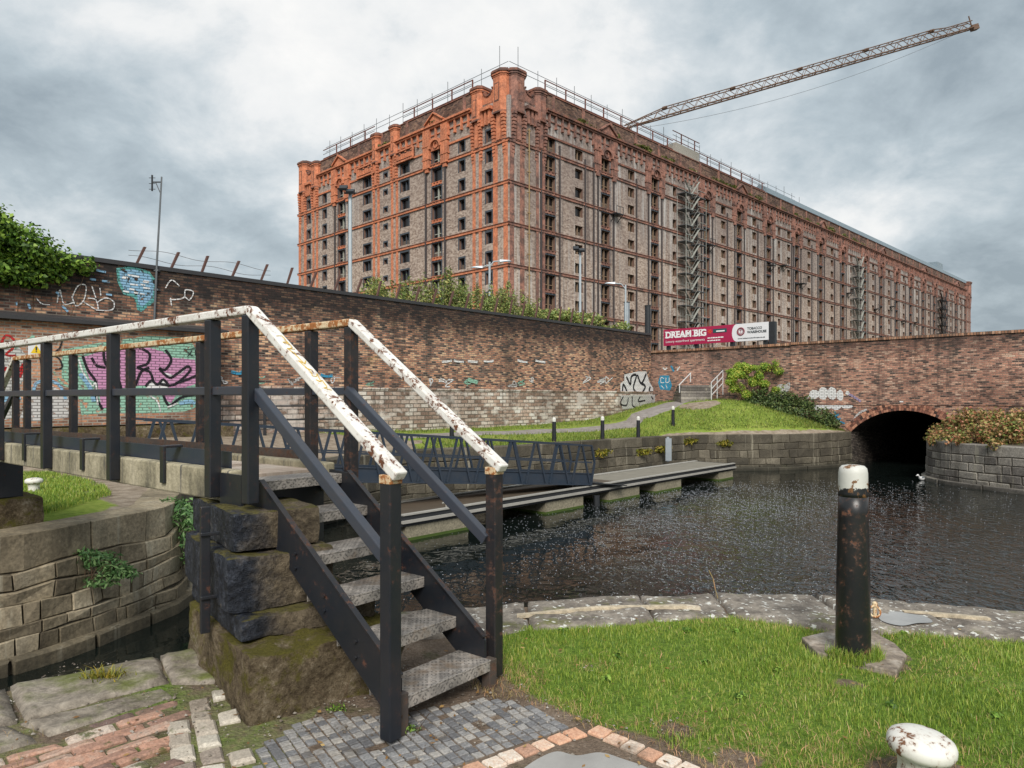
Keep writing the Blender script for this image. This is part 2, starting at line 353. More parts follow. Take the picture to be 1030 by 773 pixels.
M['facade_side']=m_facade('warehouse_brick_long_side',True)
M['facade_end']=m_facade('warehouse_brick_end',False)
def m_terra(name,a,b,k):
    t=NT(name); v=t.obj(); n=t.noise(v,.9,6,.7); f=t.noise(v,3.5,4,.75)
    col=t.ramp(f,[(.3,a),(.62,b)]); col=t.mix(t.ramp(n,[(.42,0.),(.62,k)]),col,(.09,.065,.06,1))
    t.bump(f,.6,.05); return t.done(col,.85,0,.2)
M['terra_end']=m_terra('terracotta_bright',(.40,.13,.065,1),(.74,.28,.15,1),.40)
M['terra_side']=m_terra('terracotta_dull',(.20,.10,.08,1),(.42,.21,.155,1),.85)  # darker, duller terracotta for the long side
M['terra_dark']=m_terra('terracotta_ledge',(.11,.06,.055,1),(.34,.15,.10,1),.85)
M['attic']=m_brickwall('attic_brick',[(.2,(.07,.045,.04,1)),(.5,(.20,.11,.08,1)),(.8,(.32,.20,.14,1))],(.1,.08,.07,1),w=.5,h=.2,ms=.02,patch=(.55,(.06,.06,.03,1)))
M['black_pane']=m_plain('dark_window_void',(.008,.008,.009,1),.25)
M['wood_frame']=m_plain('brown_window_frame',(.20,.135,.085,1),.8)
M['blue_lintel']=m_plain('blue_brick_surround',(.055,.065,.08,1),.6)
M['grey_frame']=m_plain('pale_green_window_bar',(.34,.35,.30,1),.8)
M['roof_sheet']=m_plain('blue_grey_roof_sheet',(.22,.28,.32,1),.5,.1,scale=2)
M['concrete']=m_plain('concrete',(.33,.31,.27,1),.9,scale=3,bump=.3)
M['weeds']=m_leaf('weed_leaf',[(.2,(.05,.07,.015,1)),(.5,(.12,.15,.03,1)),(.8,(.22,.2,.05,1))])
M['yellow_pipe']=m_plain('yellow_stained_pipe',(.30,.20,.09,1),.7)

ang_right=math.atan2(.709,.705)
W=thing('brick_warehouse','huge derelict red and grey brick warehouse of fourteen storeys behind the walls','warehouse',(-.38,84,0),ang_right)
S0=32.25; PIT=2.475; CORN=37.6
WALLZ=[S0+1.25-PIT*k for k in range(13)]        # window centres
def mp(face,a,d,z):            # a along the face from the corner, d inward from the face
    return (a,d,z) if face=='R' else (d,a,z)
def fbox(mb,face,a0,a1,d0,d1,z0,z1,mi=0):
    if face=='R': mb.box(a0,a1,d0,d1,z0,z1,mi)
    else: mb.box(d0,d1,a0,a1,z0,z1,mi)
LEN={'R':221.0,'L':50.0}
arches={'R':[18.7,30.7,45.8,57,68.5,81,93,105.5,119.5,131,143,155,166.5,178,190,202.3],'L':[13.4,36.6]}
cols={'R':[],'L':[]}            # (centre, width, height, kind)
cols['R'].append((7.3,1.9,1.85,'wide'))
for a in arches['R']: cols['R'].append((a,1.75,1.85,'wide'))
allA=[7.3]+arches['R']+[213.7]
for i in range(len(allA)-1):
    a,b=allA[i],allA[i+1]
    if (a,b) in ((30.7,45.8),(68.5,81),(105.5,119.5)):
        cols['R']+= [(a+(b-a)*.36,1.0,1.3,'slim'),(a+(b-a)*.7,1.5,1.3,'pair')]
    else: cols['R'].append(((a+b)/2,1.55,1.3,'pair'))
cols['R'].append((213.7,1.7,1.85,'wide'))
for c in [3.4,8.4]: cols['L']+=[(c,1.05,1.4,'single'),(50-c,1.05,1.4,'single')]
for c in [20.4,29.6]: cols['L'].append((c,1.9,1.45,'double'))
for c in arches['L']: cols['L'].append((c,1.95,1.85,'arch'))
cols['L'].append((24.95,.8,.65,'slot'))
REV=.42
# the brick walls with real openings
def wall_face(face,mat):
    mb=MB(); cs=sorted(cols[face]); L=LEN[face]
    zb=sorted(set([-.3,CORN]+[]))
    prev=0
    def quad(a0,a1,z0,z1):
        n=max(1,int((z1-z0)/12)); 
        v=[mp(face,a0,0,z0),mp(face,a1,0,z0),mp(face,a1,0,z1),mp(face,a0,0,z1)]
        mb.add(v,[(0,1,2,3)] if face=='R' else [(0,3,2,1)])
    for c,w,h,k in cs:
        quad(prev,c-w/2,-.3,CORN); z=-.3
        for zc in reversed(WALLZ):
            z0,z1=zc-h/2,zc+h/2; quad(c-w/2,c+w/2,z,z0)
            A,B=c-w/2,c+w/2
            for p,q in (((A,z0),(B,z0)),((B,z0),(B,z1)),((B,z1),(A,z1)),((A,z1),(A,z0))):
                mb.add([mp(face,p[0],0,p[1]),mp(face,q[0],0,q[1]),mp(face,q[0],REV+.1,q[1]),mp(face,p[0],REV+.1,p[1])],[(0,1,2,3)],1)
            z=z1
        quad(c-w/2,c+w/2,z,CORN); prev=c+w/2
    quad(prev,L,-.3,CORN)
    M.setdefault('reveal',m_plain('window_reveal_brick',(.17,.10,.075,1),.9,scale=2))
    return mb.build('wall',[mat,M['reveal']],W)
wall_face('R',M['facade_side']); wall_face('L',M['facade_end'])
mb=MB(); mb.add([(0,50,-.3),(221,50,-.3),(221,50,CORN),(0,50,CORN)],[(0,1,2,3)]); mb.add([(221,0,-.3),(221,50,-.3),(221,50,CORN),(221,0,CORN)],[(0,1,2,3)])
mb.build('wall',[M['facade_end']],W)
mb=MB(); mb.box(.6,220.4,.6,49.4,CORN-.2,CORN+.02)
mb.build('roof',[M['attic']],W)
# windows
def win_mesh(face,kind,w,h,var=0):
    mb=MB(); d=REV-.06
    if var==1: fbox(mb,face,-w/2+.1,-.1,d-.01,d+.05,-h/2+.1,h/2-.1,4)
    if var==2: fbox(mb,face,-w/2+.1,w/2-.1,d-.01,d+.05,-h/2+.1,-h*.05,4)
    fbox(mb,face,-w/2+.004,w/2-.004,d+.08,d+.1,-h/2+.004,h/2-.004,0)   # dark void
    fr=1 if kind in('wide','pair','slim') else 2
    t=.09
    fbox(mb,face,-w/2+.01,-w/2+t,d-.02,d+.07,-h/2+.01,h/2-.01,fr); fbox(mb,face,w/2-t,w/2-.01,d-.02,d+.07,-h/2+.01,h/2-.01,fr)
    fbox(mb,face,-w/2+t,w/2-t,d-.02,d+.07,h/2-t,h/2-.01,fr)
    if kind in('wide','arch','pair','double') and var!=3: 
        m=3 if kind=='arch' else fr
        fbox(mb,face,-.09,.09,d-.12,d+.075,-h/2+.012,h/2-.012,m)
    if kind in('wide','arch') and var!=3:
        m=3 if kind=='arch' else fr
        for s in (-1,1): fbox(mb,face,min(.092*s,s*(w/2-t)),max(.092*s,s*(w/2-t)),d-.03,d+.06,-h*.18,-h*.18+.1,m)
    if face=='L' or kind=='wide':   # blue brick surround standing proud of the wall
        q=.16 if face=='L' else .1; sm=2
        fbox(mb,face,-w/2-q,w/2+q,-.05,.12,h/2-.005,h/2+.22,sm); 
        fbox(mb,face,-w/2-q,-w/2-.003,-.05,.1,-h/2,h/2-.006,sm); fbox(mb,face,w/2+.003,w/2+q,-.05,.1,-h/2,h/2-.006,sm)
    return mb
M['board']=m_plain('weathered_board',(.12,.09,.07,1),.8); WM=[M['black_pane'],M['wood_frame'],M['blue_lintel'],M['grey_frame'],M['board']]
ents=[]; M['board']=m_plain('weathered_board',(.12,.09,.07,1),.8)
wrg=random.Random(77)
def wvar(): return wrg.choices([0,1,2,3],[.62,.12,.10,.16])[0]
vis_cam=Vector((0,0,1.6))
ca,sa=math.cos(ang_right),math.sin(ang_right)
for face in 'LR':
    for c,w,h,k in cols[face]:
        for zc in WALLZ:
            x,y,z=mp(face,c,0,zc); X=-.38+x*ca-y*sa; Y=84+x*sa+y*ca
            r=X/Y; wallz=5.34 if r<.2087 else 4.25
            # height hidden by the walls in front
            Yw=(41.0+33)/2 if False else 30
            t_=(8.8-42*r)/(.653-.757*r) if r<.2087 else None
            Yw=(42-.757*t_) if t_ is not None else (33.5-.705*((33.5*r-16)/(.709+.705*r)))
            hid=1.6+(wallz-1.6)*Y/Yw
            face_cos=abs((X*(.709 if face=='R' else .705)+Y*.709))/math.hypot(X,Y)
            size=w*h/(Y*Y)
            ents.append((z+h/2>hid,size,face,k,w,h,(x,y,z)))
vis=sorted([e for e in ents if e[0]],key=lambda e:-e[1]); hidn=[e for e in ents if not e[0]]
protos={}
for e in vis[:100]:
    key=(e[2],e[3],wvar())
    if key not in protos:
        protos[key]=win_mesh(e[2],e[3],e[4],e[5],key[2]).build('window',WM,W); o=protos[key]
    else:
        o=protos[key].copy(); COL.objects.link(o); o.parent=W
    o.location=e[6]
rest=MB()
for e in vis[100:]+hidn:
    w=win_mesh(e[2],e[3],e[4],e[5],wvar()); o0=len(rest.v); x,y,z=e[6]
    rest.v+=[(a+x,b+y,c+z) for a,b,c in w.v]; rest.f+=[[i+o0 for i in f] for f in w.f]; rest.m+=w.m
tag(rest.build('windows',WM,W),kind='stuff')
# string courses, pilasters, spandrels, entablature
def ribs(mb,face,a0,a1,z0,z1,n,proud=.45,gap=.35,mi=0):
    w=(a1-a0)/n
    for i in range(n): fbox(mb,face,a0+i*w+w*gap/2,a0+(i+1)*w-w*gap/2,-proud,.0,z0,z1,mi)
for face in 'LR':
    L=LEN[face]; tm=[M['terra_end'] if face=='L' else M['terra_side'],M['terra_dark'],M['attic']]
    sc=MB()
    for k in range(7):
        z=S0-4.95*k
        a=0.; segs=[]
        fbox(sc,face,-.16,L+.16,-.16,.0,z-.17,z+.13,0); fbox(sc,face,-.2,L+.2,-.24,-.0,z+.13,z+.2,1)
    sc.build('string_course',tm,W)
    pl=MB()
    corner=[(0.15,.8),(1.9,2.6)]
    turr=[(4.7,5.15),(5.85,6.3)]
    both=corner+turr
    for a0,a1 in both:
        for (p,q) in ((a0,a1),(L-a1,L-a0)): fbox(pl,face,p,q,-.10,.0,-.2,S0-.2,0)
    if face=='L':
        for c in (22.75,27.25):
            for (p,q) in ((c-.8,c-.35),(c+.35,c+.8)): fbox(pl,face,p,q,-.10,0,-.2,S0-.2,0)
        pipes=[11.6,15.6,34.4,38.4]
        for c in pipes: fbox(pl,face,c-.12,c+.12,-.22,0,-.2,S0+.1,1)
    else:
        for c in [7.3]+arches['R']:
            for s in (-1.75,1.75):
                fbox(pl,face,c+s-.09,c+s+.09,-.2,0,-.2,S0+1.5,1)
            fbox(pl,face,c-2.6,c-1.95,-.06,0,-.2,S0+.1,2); fbox(pl,face,c+1.95,c+2.6,-.06,0,-.2,S0+.1,2)
        for c in [13.4+1.4]+[x for x,_,_,k in cols['R'] if k=='pair']:
            fbox(pl,face,c+1.1,c+1.28,-.2,0,-.2,S0+1,1)
    M.setdefault('pil_brick',m_facade('pilaster_brick',True))
    M.setdefault('pipe_black',m_plain('black_pipe',(.06,.05,.05,1),.8))
    pl.build('pilaster',[tm[0],M['pipe_black'],M['facade_side']],W)
    for c,w,h,k in cols[face]:
        if k in('wide','arch'):
            sp=MB()
            for i in range(12):
                z0=WALLZ[i+1]+h/2+.06; z1=WALLZ[i]-h/2-.02
                if z1-z0<.2: continue
                z0+=.14
                fbox(sp,face,c-w/2-.02,c+w/2+.02,-.09,0,z0,z1-.06,0)
                fbox(sp,face,c-w/2-.1,c+w/2+.1,-.2,0,z1-.06,z1,0)
                for q in (-.33,0,.33): fbox(sp,face,c+q*w-.09,c+q*w+.09,-.2,-.09,z0,z1-.08,0)
            sp.build('spandrel',tm,W)
    # entablature
    en=MB(); a0,a1=6.4,L-6.4
    fbox(en,face,a0,a1,-.55,0,CORN-.15,CORN+.1,0 if face=='L' else 1)
    fbox(en,face,a0,a1,-.35,0,CORN-.38,CORN-.15,0)
    fbox(en,face,a0,a1,-.14,0,CORN-1.3,CORN-1.16,0)
    n=int((a1-a0)/1.25)
    for i in range(n):
        x=a0+(i+.5)*(a1-a0)/n
        fbox(en,face,x-.12,x+.12,-.28,0,CORN-1.9,CORN-.38,0); fbox(en,face,x-.17,x+.17,-.34,0,CORN-2.05,CORN-1.9,0)
    fbox(en,face,a0,a1,-.16,0,CORN-3.3,CORN-3.05,0 if face=='L' else 1)
    for c in ([7.3+.0] if False else [])+arches[face]:
        for s in (-1,1):
            base=c+s*1.85; lo=S0-.1
            ribs(en,face,base-.7,base+.7,lo,CORN-.38,3,.42 if face=='L' else .24,.16)
            fbox(en,face,base-.78,base+.78,-.48 if face=='L' else -.3,0,CORN-2.6,CORN-2.4,1 if face=='R' else 0); fbox(en,face,base-.78,base+.78,-.48 if face=='L' else -.3,0,lo+1.1,lo+1.25,0)
            fbox(en,face,base-.35,base+.35,-.3,0,lo-.5,lo,0)
        # arch head and tympanum over the top window
        zc=WALLZ[0]+1.05; r0,r1=.95,1.3; prev=None
        for i in range(13):
            th=math.pi*i/12; cur=(math.cos(th),math.sin(th))
            if prev:
                v=[]
                for d in (-.5,0):
                    for (cc,rr) in ((prev,r0),(prev,r1),(cur,r1),(cur,r0)): v.append(mp(face,c+cc[0]*rr,d,zc+cc[1]*rr))
                en.hexa(v,0)
            prev=cur
        tp=[mp(face,c,-.12,zc)]+[mp(face,c+.94*math.cos(math.pi*i/12),-.12,zc+.94*math.sin(math.pi*i/12)) for i in range(13)]
        en.add(tp,[tuple(range(14))],0)
        for i in range(10):    # roundel
            t0,t1=2*math.pi*i/10,2*math.pi*(i+1)/10; v=[]
            for d in (-.3,-.12):
                for (tt,rr) in ((t0,.3),(t0,.5),(t1,.5),(t1,.3)): v.append(mp(face,c+rr*math.cos(tt),d,zc+.42+rr*math.sin(tt)))
            en.hexa(v,0)
    peds=arches['L'] if face=='L' else [18.7,57,93,131,166.5,202.3]
    for c in peds:
        v=[mp(face,c-1.7,-.5,CORN+.152),mp(face,c+1.7,-.5,CORN+.152),mp(face,c,-.5,CORN+1.25)]; v+= [mp(face,c-1.7,.3,CORN+.152),mp(face,c+1.7,.3,CORN+.152),mp(face,c,.3,CORN+1.25)]
        en.add(v,[(0,1,2),(3,5,4),(0,3,4,1),(1,4,5,2),(2,5,3,0)],0)
        for s in (-1,1):
            p,q=Vector(mp(face,c+s*1.9,-.45,CORN+.2)),Vector(mp(face,c,-.45,CORN+1.42)); en.bar(p,q,.6,.16,side=mp(face,0,1,0),mi=0)
    if face=='L':
        for c in (20.4,29.6):      # carved panels
            fbox(en,face,c-2.1,c+2.1,-.3,0,WALLZ[0]-.55+1.35,WALLZ[0]-.55+1.5,0)
            z0=WALLZ[0]+.95; 
            fbox(en,face,c-2.3,c+2.3,-.22,0,z0,z0+1.45,2); 
            for (p,q,r_,s_) in ((c-2.3,c+2.3,z0-.12,z0+.08),(c-2.3,c+2.3,z0+1.35,z0+1.55),(c-2.3,c-2.1,z0+.08,z0+1.35),(c+2.1,c+2.3,z0+.08,z0+1.35)): fbox(en,face,p,q,-.42,-.0,r_,s_,0)
            for i in range(9):
                x=c-1.85+i*.46; hh=random.uniform(.5,.85); fbox(en,face,x-.14,x+.14,-.34,-.22,z0+.3,z0+.3+hh,0)
                if i%2: fbox(en,face,x-.2,x+.2,-.32,-.2,z0+.3+hh,z0+.4+hh,0)
    en.build('entablature',tm,W)
    # attic wall set back above the cornice
    at=MB(); fbox(at,face,5.5,L-5.5,.3,.9,CORN-.1,39.85,0); fbox(at,face,5.5,L-5.5,.2,1.0,39.85,40.0,1)
    for i in range(int((L-12)/6)): fbox(at,face,8+i*6,8.5+i*6,.2,.3,CORN,39.85,2)
    at.build('attic_wall',[M['attic'],M['terra_dark'],M['terra_side']],W)
    # turrets
    def turret(c,w,zt,dpt=.55,depth=2.2):
        tu=MB(); h=w/2
        def octo(e,z0,z1,mi,k=1.0):
            hh=(h+e); c1=hh*.55; fr_=-dpt-e; poly=[(c-hh,depth),(c-hh,fr_+hh-c1*1.0),(c-c1,fr_),(c+c1,fr_),(c+hh,fr_+hh-c1),(c+hh,depth)]
            if face!='R': poly=[(q,p) for p,q in poly]
            tu.prism(poly,z0,z1,mi)
        octo(0,S0+3.6,zt-.95,0)
        for i in range(12):   # stepped, flaring ribs below
            f=1-i/12
            for q0,q1 in ((-1,-.55),(.55,1)): fbox(tu,face,c+h*q0,c+h*q1,-dpt*f*.8-.1,0,S0+3.6-.42*(i+1),S0+3.6-.42*i-.12,0)
        fbox(tu,face,c-h*.3,c+h*.3,-dpt*.5,0,S0+.3,S0+3.6,0)
        octo(.06,S0+3.45,S0+3.65,1)
        for i,(e,z0,z1) in enumerate(((.05,zt-.95,zt-.75),(.16,zt-.75,zt-.5),(.26,zt-.5,zt-.3),(.16,zt-.3,zt-.15),(-.05,zt-.15,zt-.02),(-.4,zt-.02,zt+.08))): octo(e,z0,z1,1 if i in(2,3,4,5) else 0)
        pw=h*.36
        fbox(tu,face,c-pw,c+pw,-dpt-.03,-dpt+.1,zt-3.9,zt-1.7,1); fbox(tu,face,c-pw*.65,c+pw*.65,-dpt-.05,-dpt+.1,zt-3.75,zt-1.85,0)
        tu.build('turret',tm,W)
    for cc in ((1.55,2.25,41.0),):
        for s in (0,1):
            c=cc[0] if not s else L-cc[0]; turret(c,cc[1],cc[2],.5,1.9)
    for s in (0,1):
        c=5.5 if not s else L-5.5; turret(c,1.9,39.9 if face=='R' else 40.1,.5,1.8)
        # parapet between with a round scoop
        mb=MB(); x0,x1=(2.7,4.5) if not s else (L-4.5,L-2.7); nn=10
        for i in range(nn):
            xa=x0+(x1-x0)*i/nn; xb=x0+(x1-x0)*(i+1)/nn; xm=((xa+xb)/2-(x0+x1)/2)/((x1-x0)/2)
            zz=39.7-1.3*math.sqrt(max(0,1-xm*xm)); fbox(mb,face,xa,xb,.0,.4,CORN-.2,zz,0); fbox(mb,face,xa,xb,-.15,.5,zz,zz+.2,1)
        fbox(mb,face,x0,x1,-.6,0,CORN-1.0,CORN-.6,0)
        for i in range(3): fbox(mb,face,x0+.25+i*.65,x0+.6+i*.65,-.35,0,CORN-2.7,CORN-1.0,0)
        mb.build('parapet',tm,W)
    if face=='L':
        for c in (22.75,27.25): turret(c,1.5,40.1,.5,1.4)
    # guard rails along the roof edge
    gr=MB(); e=68.0 if face=='R' else L-7
    for off,w in ((1.7,.10),(1.05,.07),(.35,.09)):
        segs=[(7.0,36.5,0),(36.5,44.5,1.6),(44.5,e,0)] if face=='R' else [(7.0,21.5,0),(28.5,e,0)]
        for s0,s1,up in segs: fbox(gr,face,s0,s1,.5,.5+w,39.9+off+up,39.9+off+up+w,0 if off!=1.05 else 1)
    x=7.0
    while x<e:
        up=1.6 if (face=='R' and 36.5<=x<44.5) else 0
        if face=='R' or not 21.5<x<28.5: fbox(gr,face,x-.07,x+.07,.48,.62,39.9+up,41.7+up,0)
        x+=4.0
    gr.build('roof_guard_rail',[M['redsteel'],M['steel']],W)
    if face=='R':
        mb=MB(); fbox(mb,face,37,44,.3,4,40.003,41.5,0); mb.build('roof_upstand',[M['concrete']],W)
        mb=MB()
        s0,s1=68.0,216.0
        v=[mp(face,s0,.1,40.003),mp(face,s1,.1,40.003),mp(face,s1,.15,40.9),mp(face,s0,.15,40.9),mp(face,s1,1.6,41.9),mp(face,s0,1.6,41.9),mp(face,s1,3.6,40.01),mp(face,s0,3.6,40.01)]
        mb.add(v,[(0,1,2,3),(3,2,4,5),(5,4,6,7),(0,3,5,7),(1,6,4,2)])
        fbox(mb,face,183,189,.5,5,40.2,42.9,0)
        mb.build('roof_sheeting',[M['roof_sheet']],W)
# scaffold poles and rails on the roof
sc=thing('roof_scaffolding','thin tube scaffolding with open rails along the roof edge of the warehouse','scaffolding',(-.38,84,40.0),ang_right)
mb=MB()
for face,a0,a1,st in (('R',3.2,86,3.6),('L',3.2,46,3.3)):
    x=a0; i=0
    while x<a1:
        h=3.1+.5*(i%3==0)+random.uniform(-.2,.3)+(1.2 if x<6 else 0); up=1.7 if (face=='R' and 36<x<45) else 0
        p=mp(face,x,1.6,0); mb.tube(p,(p[0],p[1],h+up*.4),.045,5); x+=st; i+=1
    for z in (1.9,2.6): mb.tube(mp(face,a0-1.5,1.6,z),mp(face,a1-2,1.6,z),.035,5)
mb.build('tube_frame',[M['scaf']],sc)
# small dark hoist platforms, pipes and stair towers on the long side
def platform(c,z,w=1.6,d=1.1):
    mb=MB(); mb.box(c-w/2,c+w/2,-d,-.01,z,z+.12); 
    for s in (-1,1): mb.bar((c+s*w*.45,-d+.1,z),(c+s*w*.45,-.05,z-.9),.08,.08,side=(1,0,0))
    for s in (-1,0,1): mb.box(c+s*w*.47-.03,c+s*w*.47+.03,-d,-d+.06,z+.12,z+1.0)
    mb.box(c-w/2,c+w/2,-d-.004,-d+.05,z+1.0,z+1.07)
    mb.build('hoist_platform',[M['dsteel']],W)
for c,z in ((20.6,27.0),(46.0,26.6),(68.5,26.3),(74,27.0),(82.5,24.5),(108,25.3),(126,23.3),(138,25),(147,22),(158,22.5),(196,22)): platform(c,z)
mb=MB(); mb.tube((3.2,-.3,8),(3.2,-.3,34.3),.085,8)
for k in range(11): mb.box(2.95,3.45,-.38,-.2,9+k*2.5,9.1+k*2.5)
mb.build('drain_pipe',[M['yellow_pipe']],W)
M['scaf2']=m_plain('weathered_grey_steel',(.30,.31,.28,1),.7)
def stair_tower(c0,c1,zt,label,z0=6.0,mat=None):
    t=thing('fire_escape',label,'fire escape',(-.38,84,0),ang_right,'fire escapes on the long side of the warehouse')
    fr=MB(); k=0; z=z0
    while z<zt:
        pf=MB(); pf.box(c0,c0+(c1-c0)*.38,-1.7,-.1,z,z+.1); pf.box(c1-(c1-c0)*.38,c1,-1.7,-.1,z,z+.1)
        pf.build('landing',[mat or M['scaf']],t)
        for d in (-1.7,-.2):
            fr.tube((c0,d,z+1),(c0+(c1-c0)*.38,d,z+1),.05,5); fr.tube((c1-(c1-c0)*.38,d,z+1),(c1,d,z+1),.05,5)
        for d,s in ((-1.6,1),(-.5,-1)):
            a=(c0+(c1-c0)*(.3 if s>0 else .7),d,z+.05); b=(c0+(c1-c0)*(.7 if s>0 else .3),d,z+PIT)
            fr.bar(a,b,.3,.05,side=(0,1,0)); fr.tube((a[0],a[1],a[2]+.9),(b[0],b[1],b[2]+.9),.025,4)
        for i in range(4):
            xx=c0+(c1-c0)*.12*i; fr.tube((xx,-1.7,z),(xx,-1.7,z+1),.03,4)
        z+=PIT; k+=1
    for xx in (c0,c1): 
        for d in (-1.75,-.2): fr.tube((xx,d,z0-5),(xx,d,zt-.5),.045,5)
    fr.build('frame_and_flights',[mat or M['scaf2']],t)
stair_tower(36.6,42.6,33.5,'grey zigzag fire escape nearest the corner of the warehouse, above the red sign')
stair_tower(110.5,115.5,32.8,'grey zigzag fire escape halfway along the warehouse side',12)
stair_tower(180.5,187,31,'dark fire escape with short landings at the far end of the warehouse',16,M['dsteel'])
# weeds on the ledges
def leaf_cloud(name,blobs,n,size,mat,parent=None,seed=1,flat=.0,sizevar=.5,shell=.35,kind=None,gaps=.0,asp=.32):
    """blobs: (x,y,z,rx,ry,rz); many small two-faced leaves spread through the volume"""
    rg=np.random.RandomState(seed); b=np.array(blobs,float); vol=(b[:,3]*b[:,4]*b[:,5])**.8; idx=rg.choice(len(b),n,p=vol/vol.sum())
    d=rg.normal(size=(n,3)); d/=np.linalg.norm(d,axis=1)[:,None]; r=rg.uniform(shell**3,1,n)**(1/3)*(1+.12*rg.normal(size=n))
    c=b[idx,:3]+d*r[:,None]*b[idx,3:6]
    if gaps:
        q=np.sin(c[:,0]*gaps+1.3*np.sin(c[:,2]*gaps*.8))*np.sin(c[:,2]*gaps*1.1+c[:,1]*gaps*.7)
        keep=(q>-.45)|(rg.rand(n)<.25); c=c[keep]; d=d[keep]; n=len(c)
    nrm=d*.6+rg.normal(size=(n,3))*.6+np.array([0,0,.35+flat]); nrm/=np.linalg.norm(nrm,axis=1)[:,None]
    t=np.cross(nrm,rg.normal(size=(n,3))); t/=np.linalg.norm(t,axis=1)[:,None]; bt=np.cross(nrm,t)
    s=size*(1+sizevar*rg.uniform(-1,1,n))[:,None]
    v=np.stack([c-t*s*.5, c+bt*s*asp+nrm*s*.08, c+t*s*.5-nrm*s*.12, c-bt*s*asp+nrm*s*.08],1).reshape(-1,3)
    q=np.arange(n*4).reshape(-1,4)
    o=fast_mesh(name,v,q,mat,parent,uv=np.zeros((n*4,2)))
    if kind: o['kind']=kind
    return o
bl=[]
for i in range(46):
    a=random.uniform(10,120); bl.append((a,random.uniform(-.4,.6),CORN+.35,random.uniform(.6,2),.35,random.uniform(.2,.7)))
for i in range(10):
    a=random.uniform(8,42); bl.append((random.uniform(-.3,.6),a,CORN+.35,.35,random.uniform(.5,1.5),random.uniform(.2,.6)))
leaf_cloud('ledge_weeds',bl,7000,.28,M['weeds'],None,3)
o=D.objects['ledge_weeds']; o.location=(-.38,84,0); o.rotation_euler.z=ang_right
tag(o,'green weeds growing along the top ledge of the warehouse','weeds',kind='stuff')

# tower crane jib over the roof
cr=thing('tower_crane','long rusty lattice crane jib rising to the right above the warehouse roof','crane',(17.3,108,38.4))
A=Vector((.0,0,4.3)); B=Vector((72.6-17.3,4,21.6)); dv=(B-A); Lc=dv.length; dn=dv.normalized(); sd=Vector((0,1,0)).cross(dn).normalized(); sd=Vector((-dn.y,dn.x,0)).normalized(); up=dn.cross(sd)*-1
if up.z<0: up=-up
mb=MB(); n=26; hw=.55; hh=1.3
def jp(i,s,k):
    f=i/n; taper=1 if i>3 else .35+.65*i/3; taper*= 1 if i<n-2 else .8
    return A+dn*(Lc*f)+sd*(hw*s*taper)+up*(hh*k*taper)
for i in range(n):
    for s in (-1,1): 
        mb.tube(jp(i,s,0),jp(i+1,s,0),.12,5); mb.tube(jp(i,s,1),jp(i+1,s,1),.085,5)
        m=(jp(i,s,1)+jp(i+1,s,1))/2; mb.tube(jp(i,s,0),m,.055,4); mb.tube(m,jp(i+1,s,0),.055,4)
    mb.tube(jp(i,-1,0),jp(i,1,0),.05,4); mb.tube(jp(i,-1,1),jp(i,1,1),.05,4); mb.tube(jp(i,-1,0),jp(i+1,1,0),.04,4)
    if i%5==3: mb.obox(jp(i,0,1),dn,sd,up,.35,.3,.2)
mb.tube(jp(n,0,0),jp(n,0,1.9),.1,5); mb.obox(jp(n,0,0)+dn*.4,dn,sd,up,.5,.4,.4)
mb.build('jib',[M['crane']],cr)
mb=MB()
for i in range(3):
    z0,z1=i*1.5,(i+1)*1.5
    for x,y in ((-.7,-.7),(.7,-.7),(.7,.7),(-.7,.7)): mb.tube((x,y,z0),(x,y,z1),.09,5)
    for (a,b) in (((-.7,-.7),(.7,-.7)),((.7,-.7),(.7,.7)),((.7,.7),(-.7,.7)),((-.7,.7),(-.7,-.7))): mb.tube((*a,z0),(*b,z1),.05,4); mb.tube((*a,z1),(*b,z1),.05,4)
mb.build('mast',[M['crane']],cr)
mb=MB(); p0=A+dn*(Lc*.04)+Vector((0,0,-.6)); p1=A+dn*(Lc*.96)-up*.1; pts=[]
for i in range(25):
    f=i/24; q=p0.lerp(p1,f); pts.append(q+Vector((0,0,-3.9*4*f*(1-f)*.5)))
mb.path(pts,.03,4); mb.build('cable',[M['scaf']],cr)
# ------------------------------------------------------------------ land and water
M['bed']=m_plain('canal_bed',(.02,.02,.015,1),.95)
def m_far_grass():
    t=NT('lawn_far'); v=t.pos(); n=t.noise(v,.6,5,.65); f=t.noise(v,9,5,.7); 
    col=t.ramp(t.mix(.5,n,f),[(.3,(.09,.14,.025,1)),(.45,(.17,.24,.04,1)),(.56,(.25,.31,.06,1)),(.68,(.38,.34,.13,1))])
    k=t.attr('path'); e=t.ramp(t.math('ADD',k,t.math('MULTIPLY',t.math('SUBTRACT',t.noise(v,2.5,5,.7),.5),.5)),[(.46,0.),(.54,1.)])
    pc=t.ramp(t.noise(v,3,6,.7),[(.3,(.2,.18,.165,1)),(.7,(.36,.33,.31,1))]); col=t.mix(e,col,pc)
    k2=t.attr('bare'); e2=t.ramp(t.math('ADD',k2,t.math('MULTIPLY',t.math('SUBTRACT',t.noise(v,2,6,.7),.5),.7)),[(.46,0.),(.56,1.)])
    col=t.mix(e2,col,t.ramp(t.noise(v,4,6,.7),[(.3,(.16,.12,.085,1)),(.7,(.40,.34,.27,1))]))
    t.bump(f,.8,.06); return t.done(col,.95,0,.1)
M['far_grass']=m_far_grass()
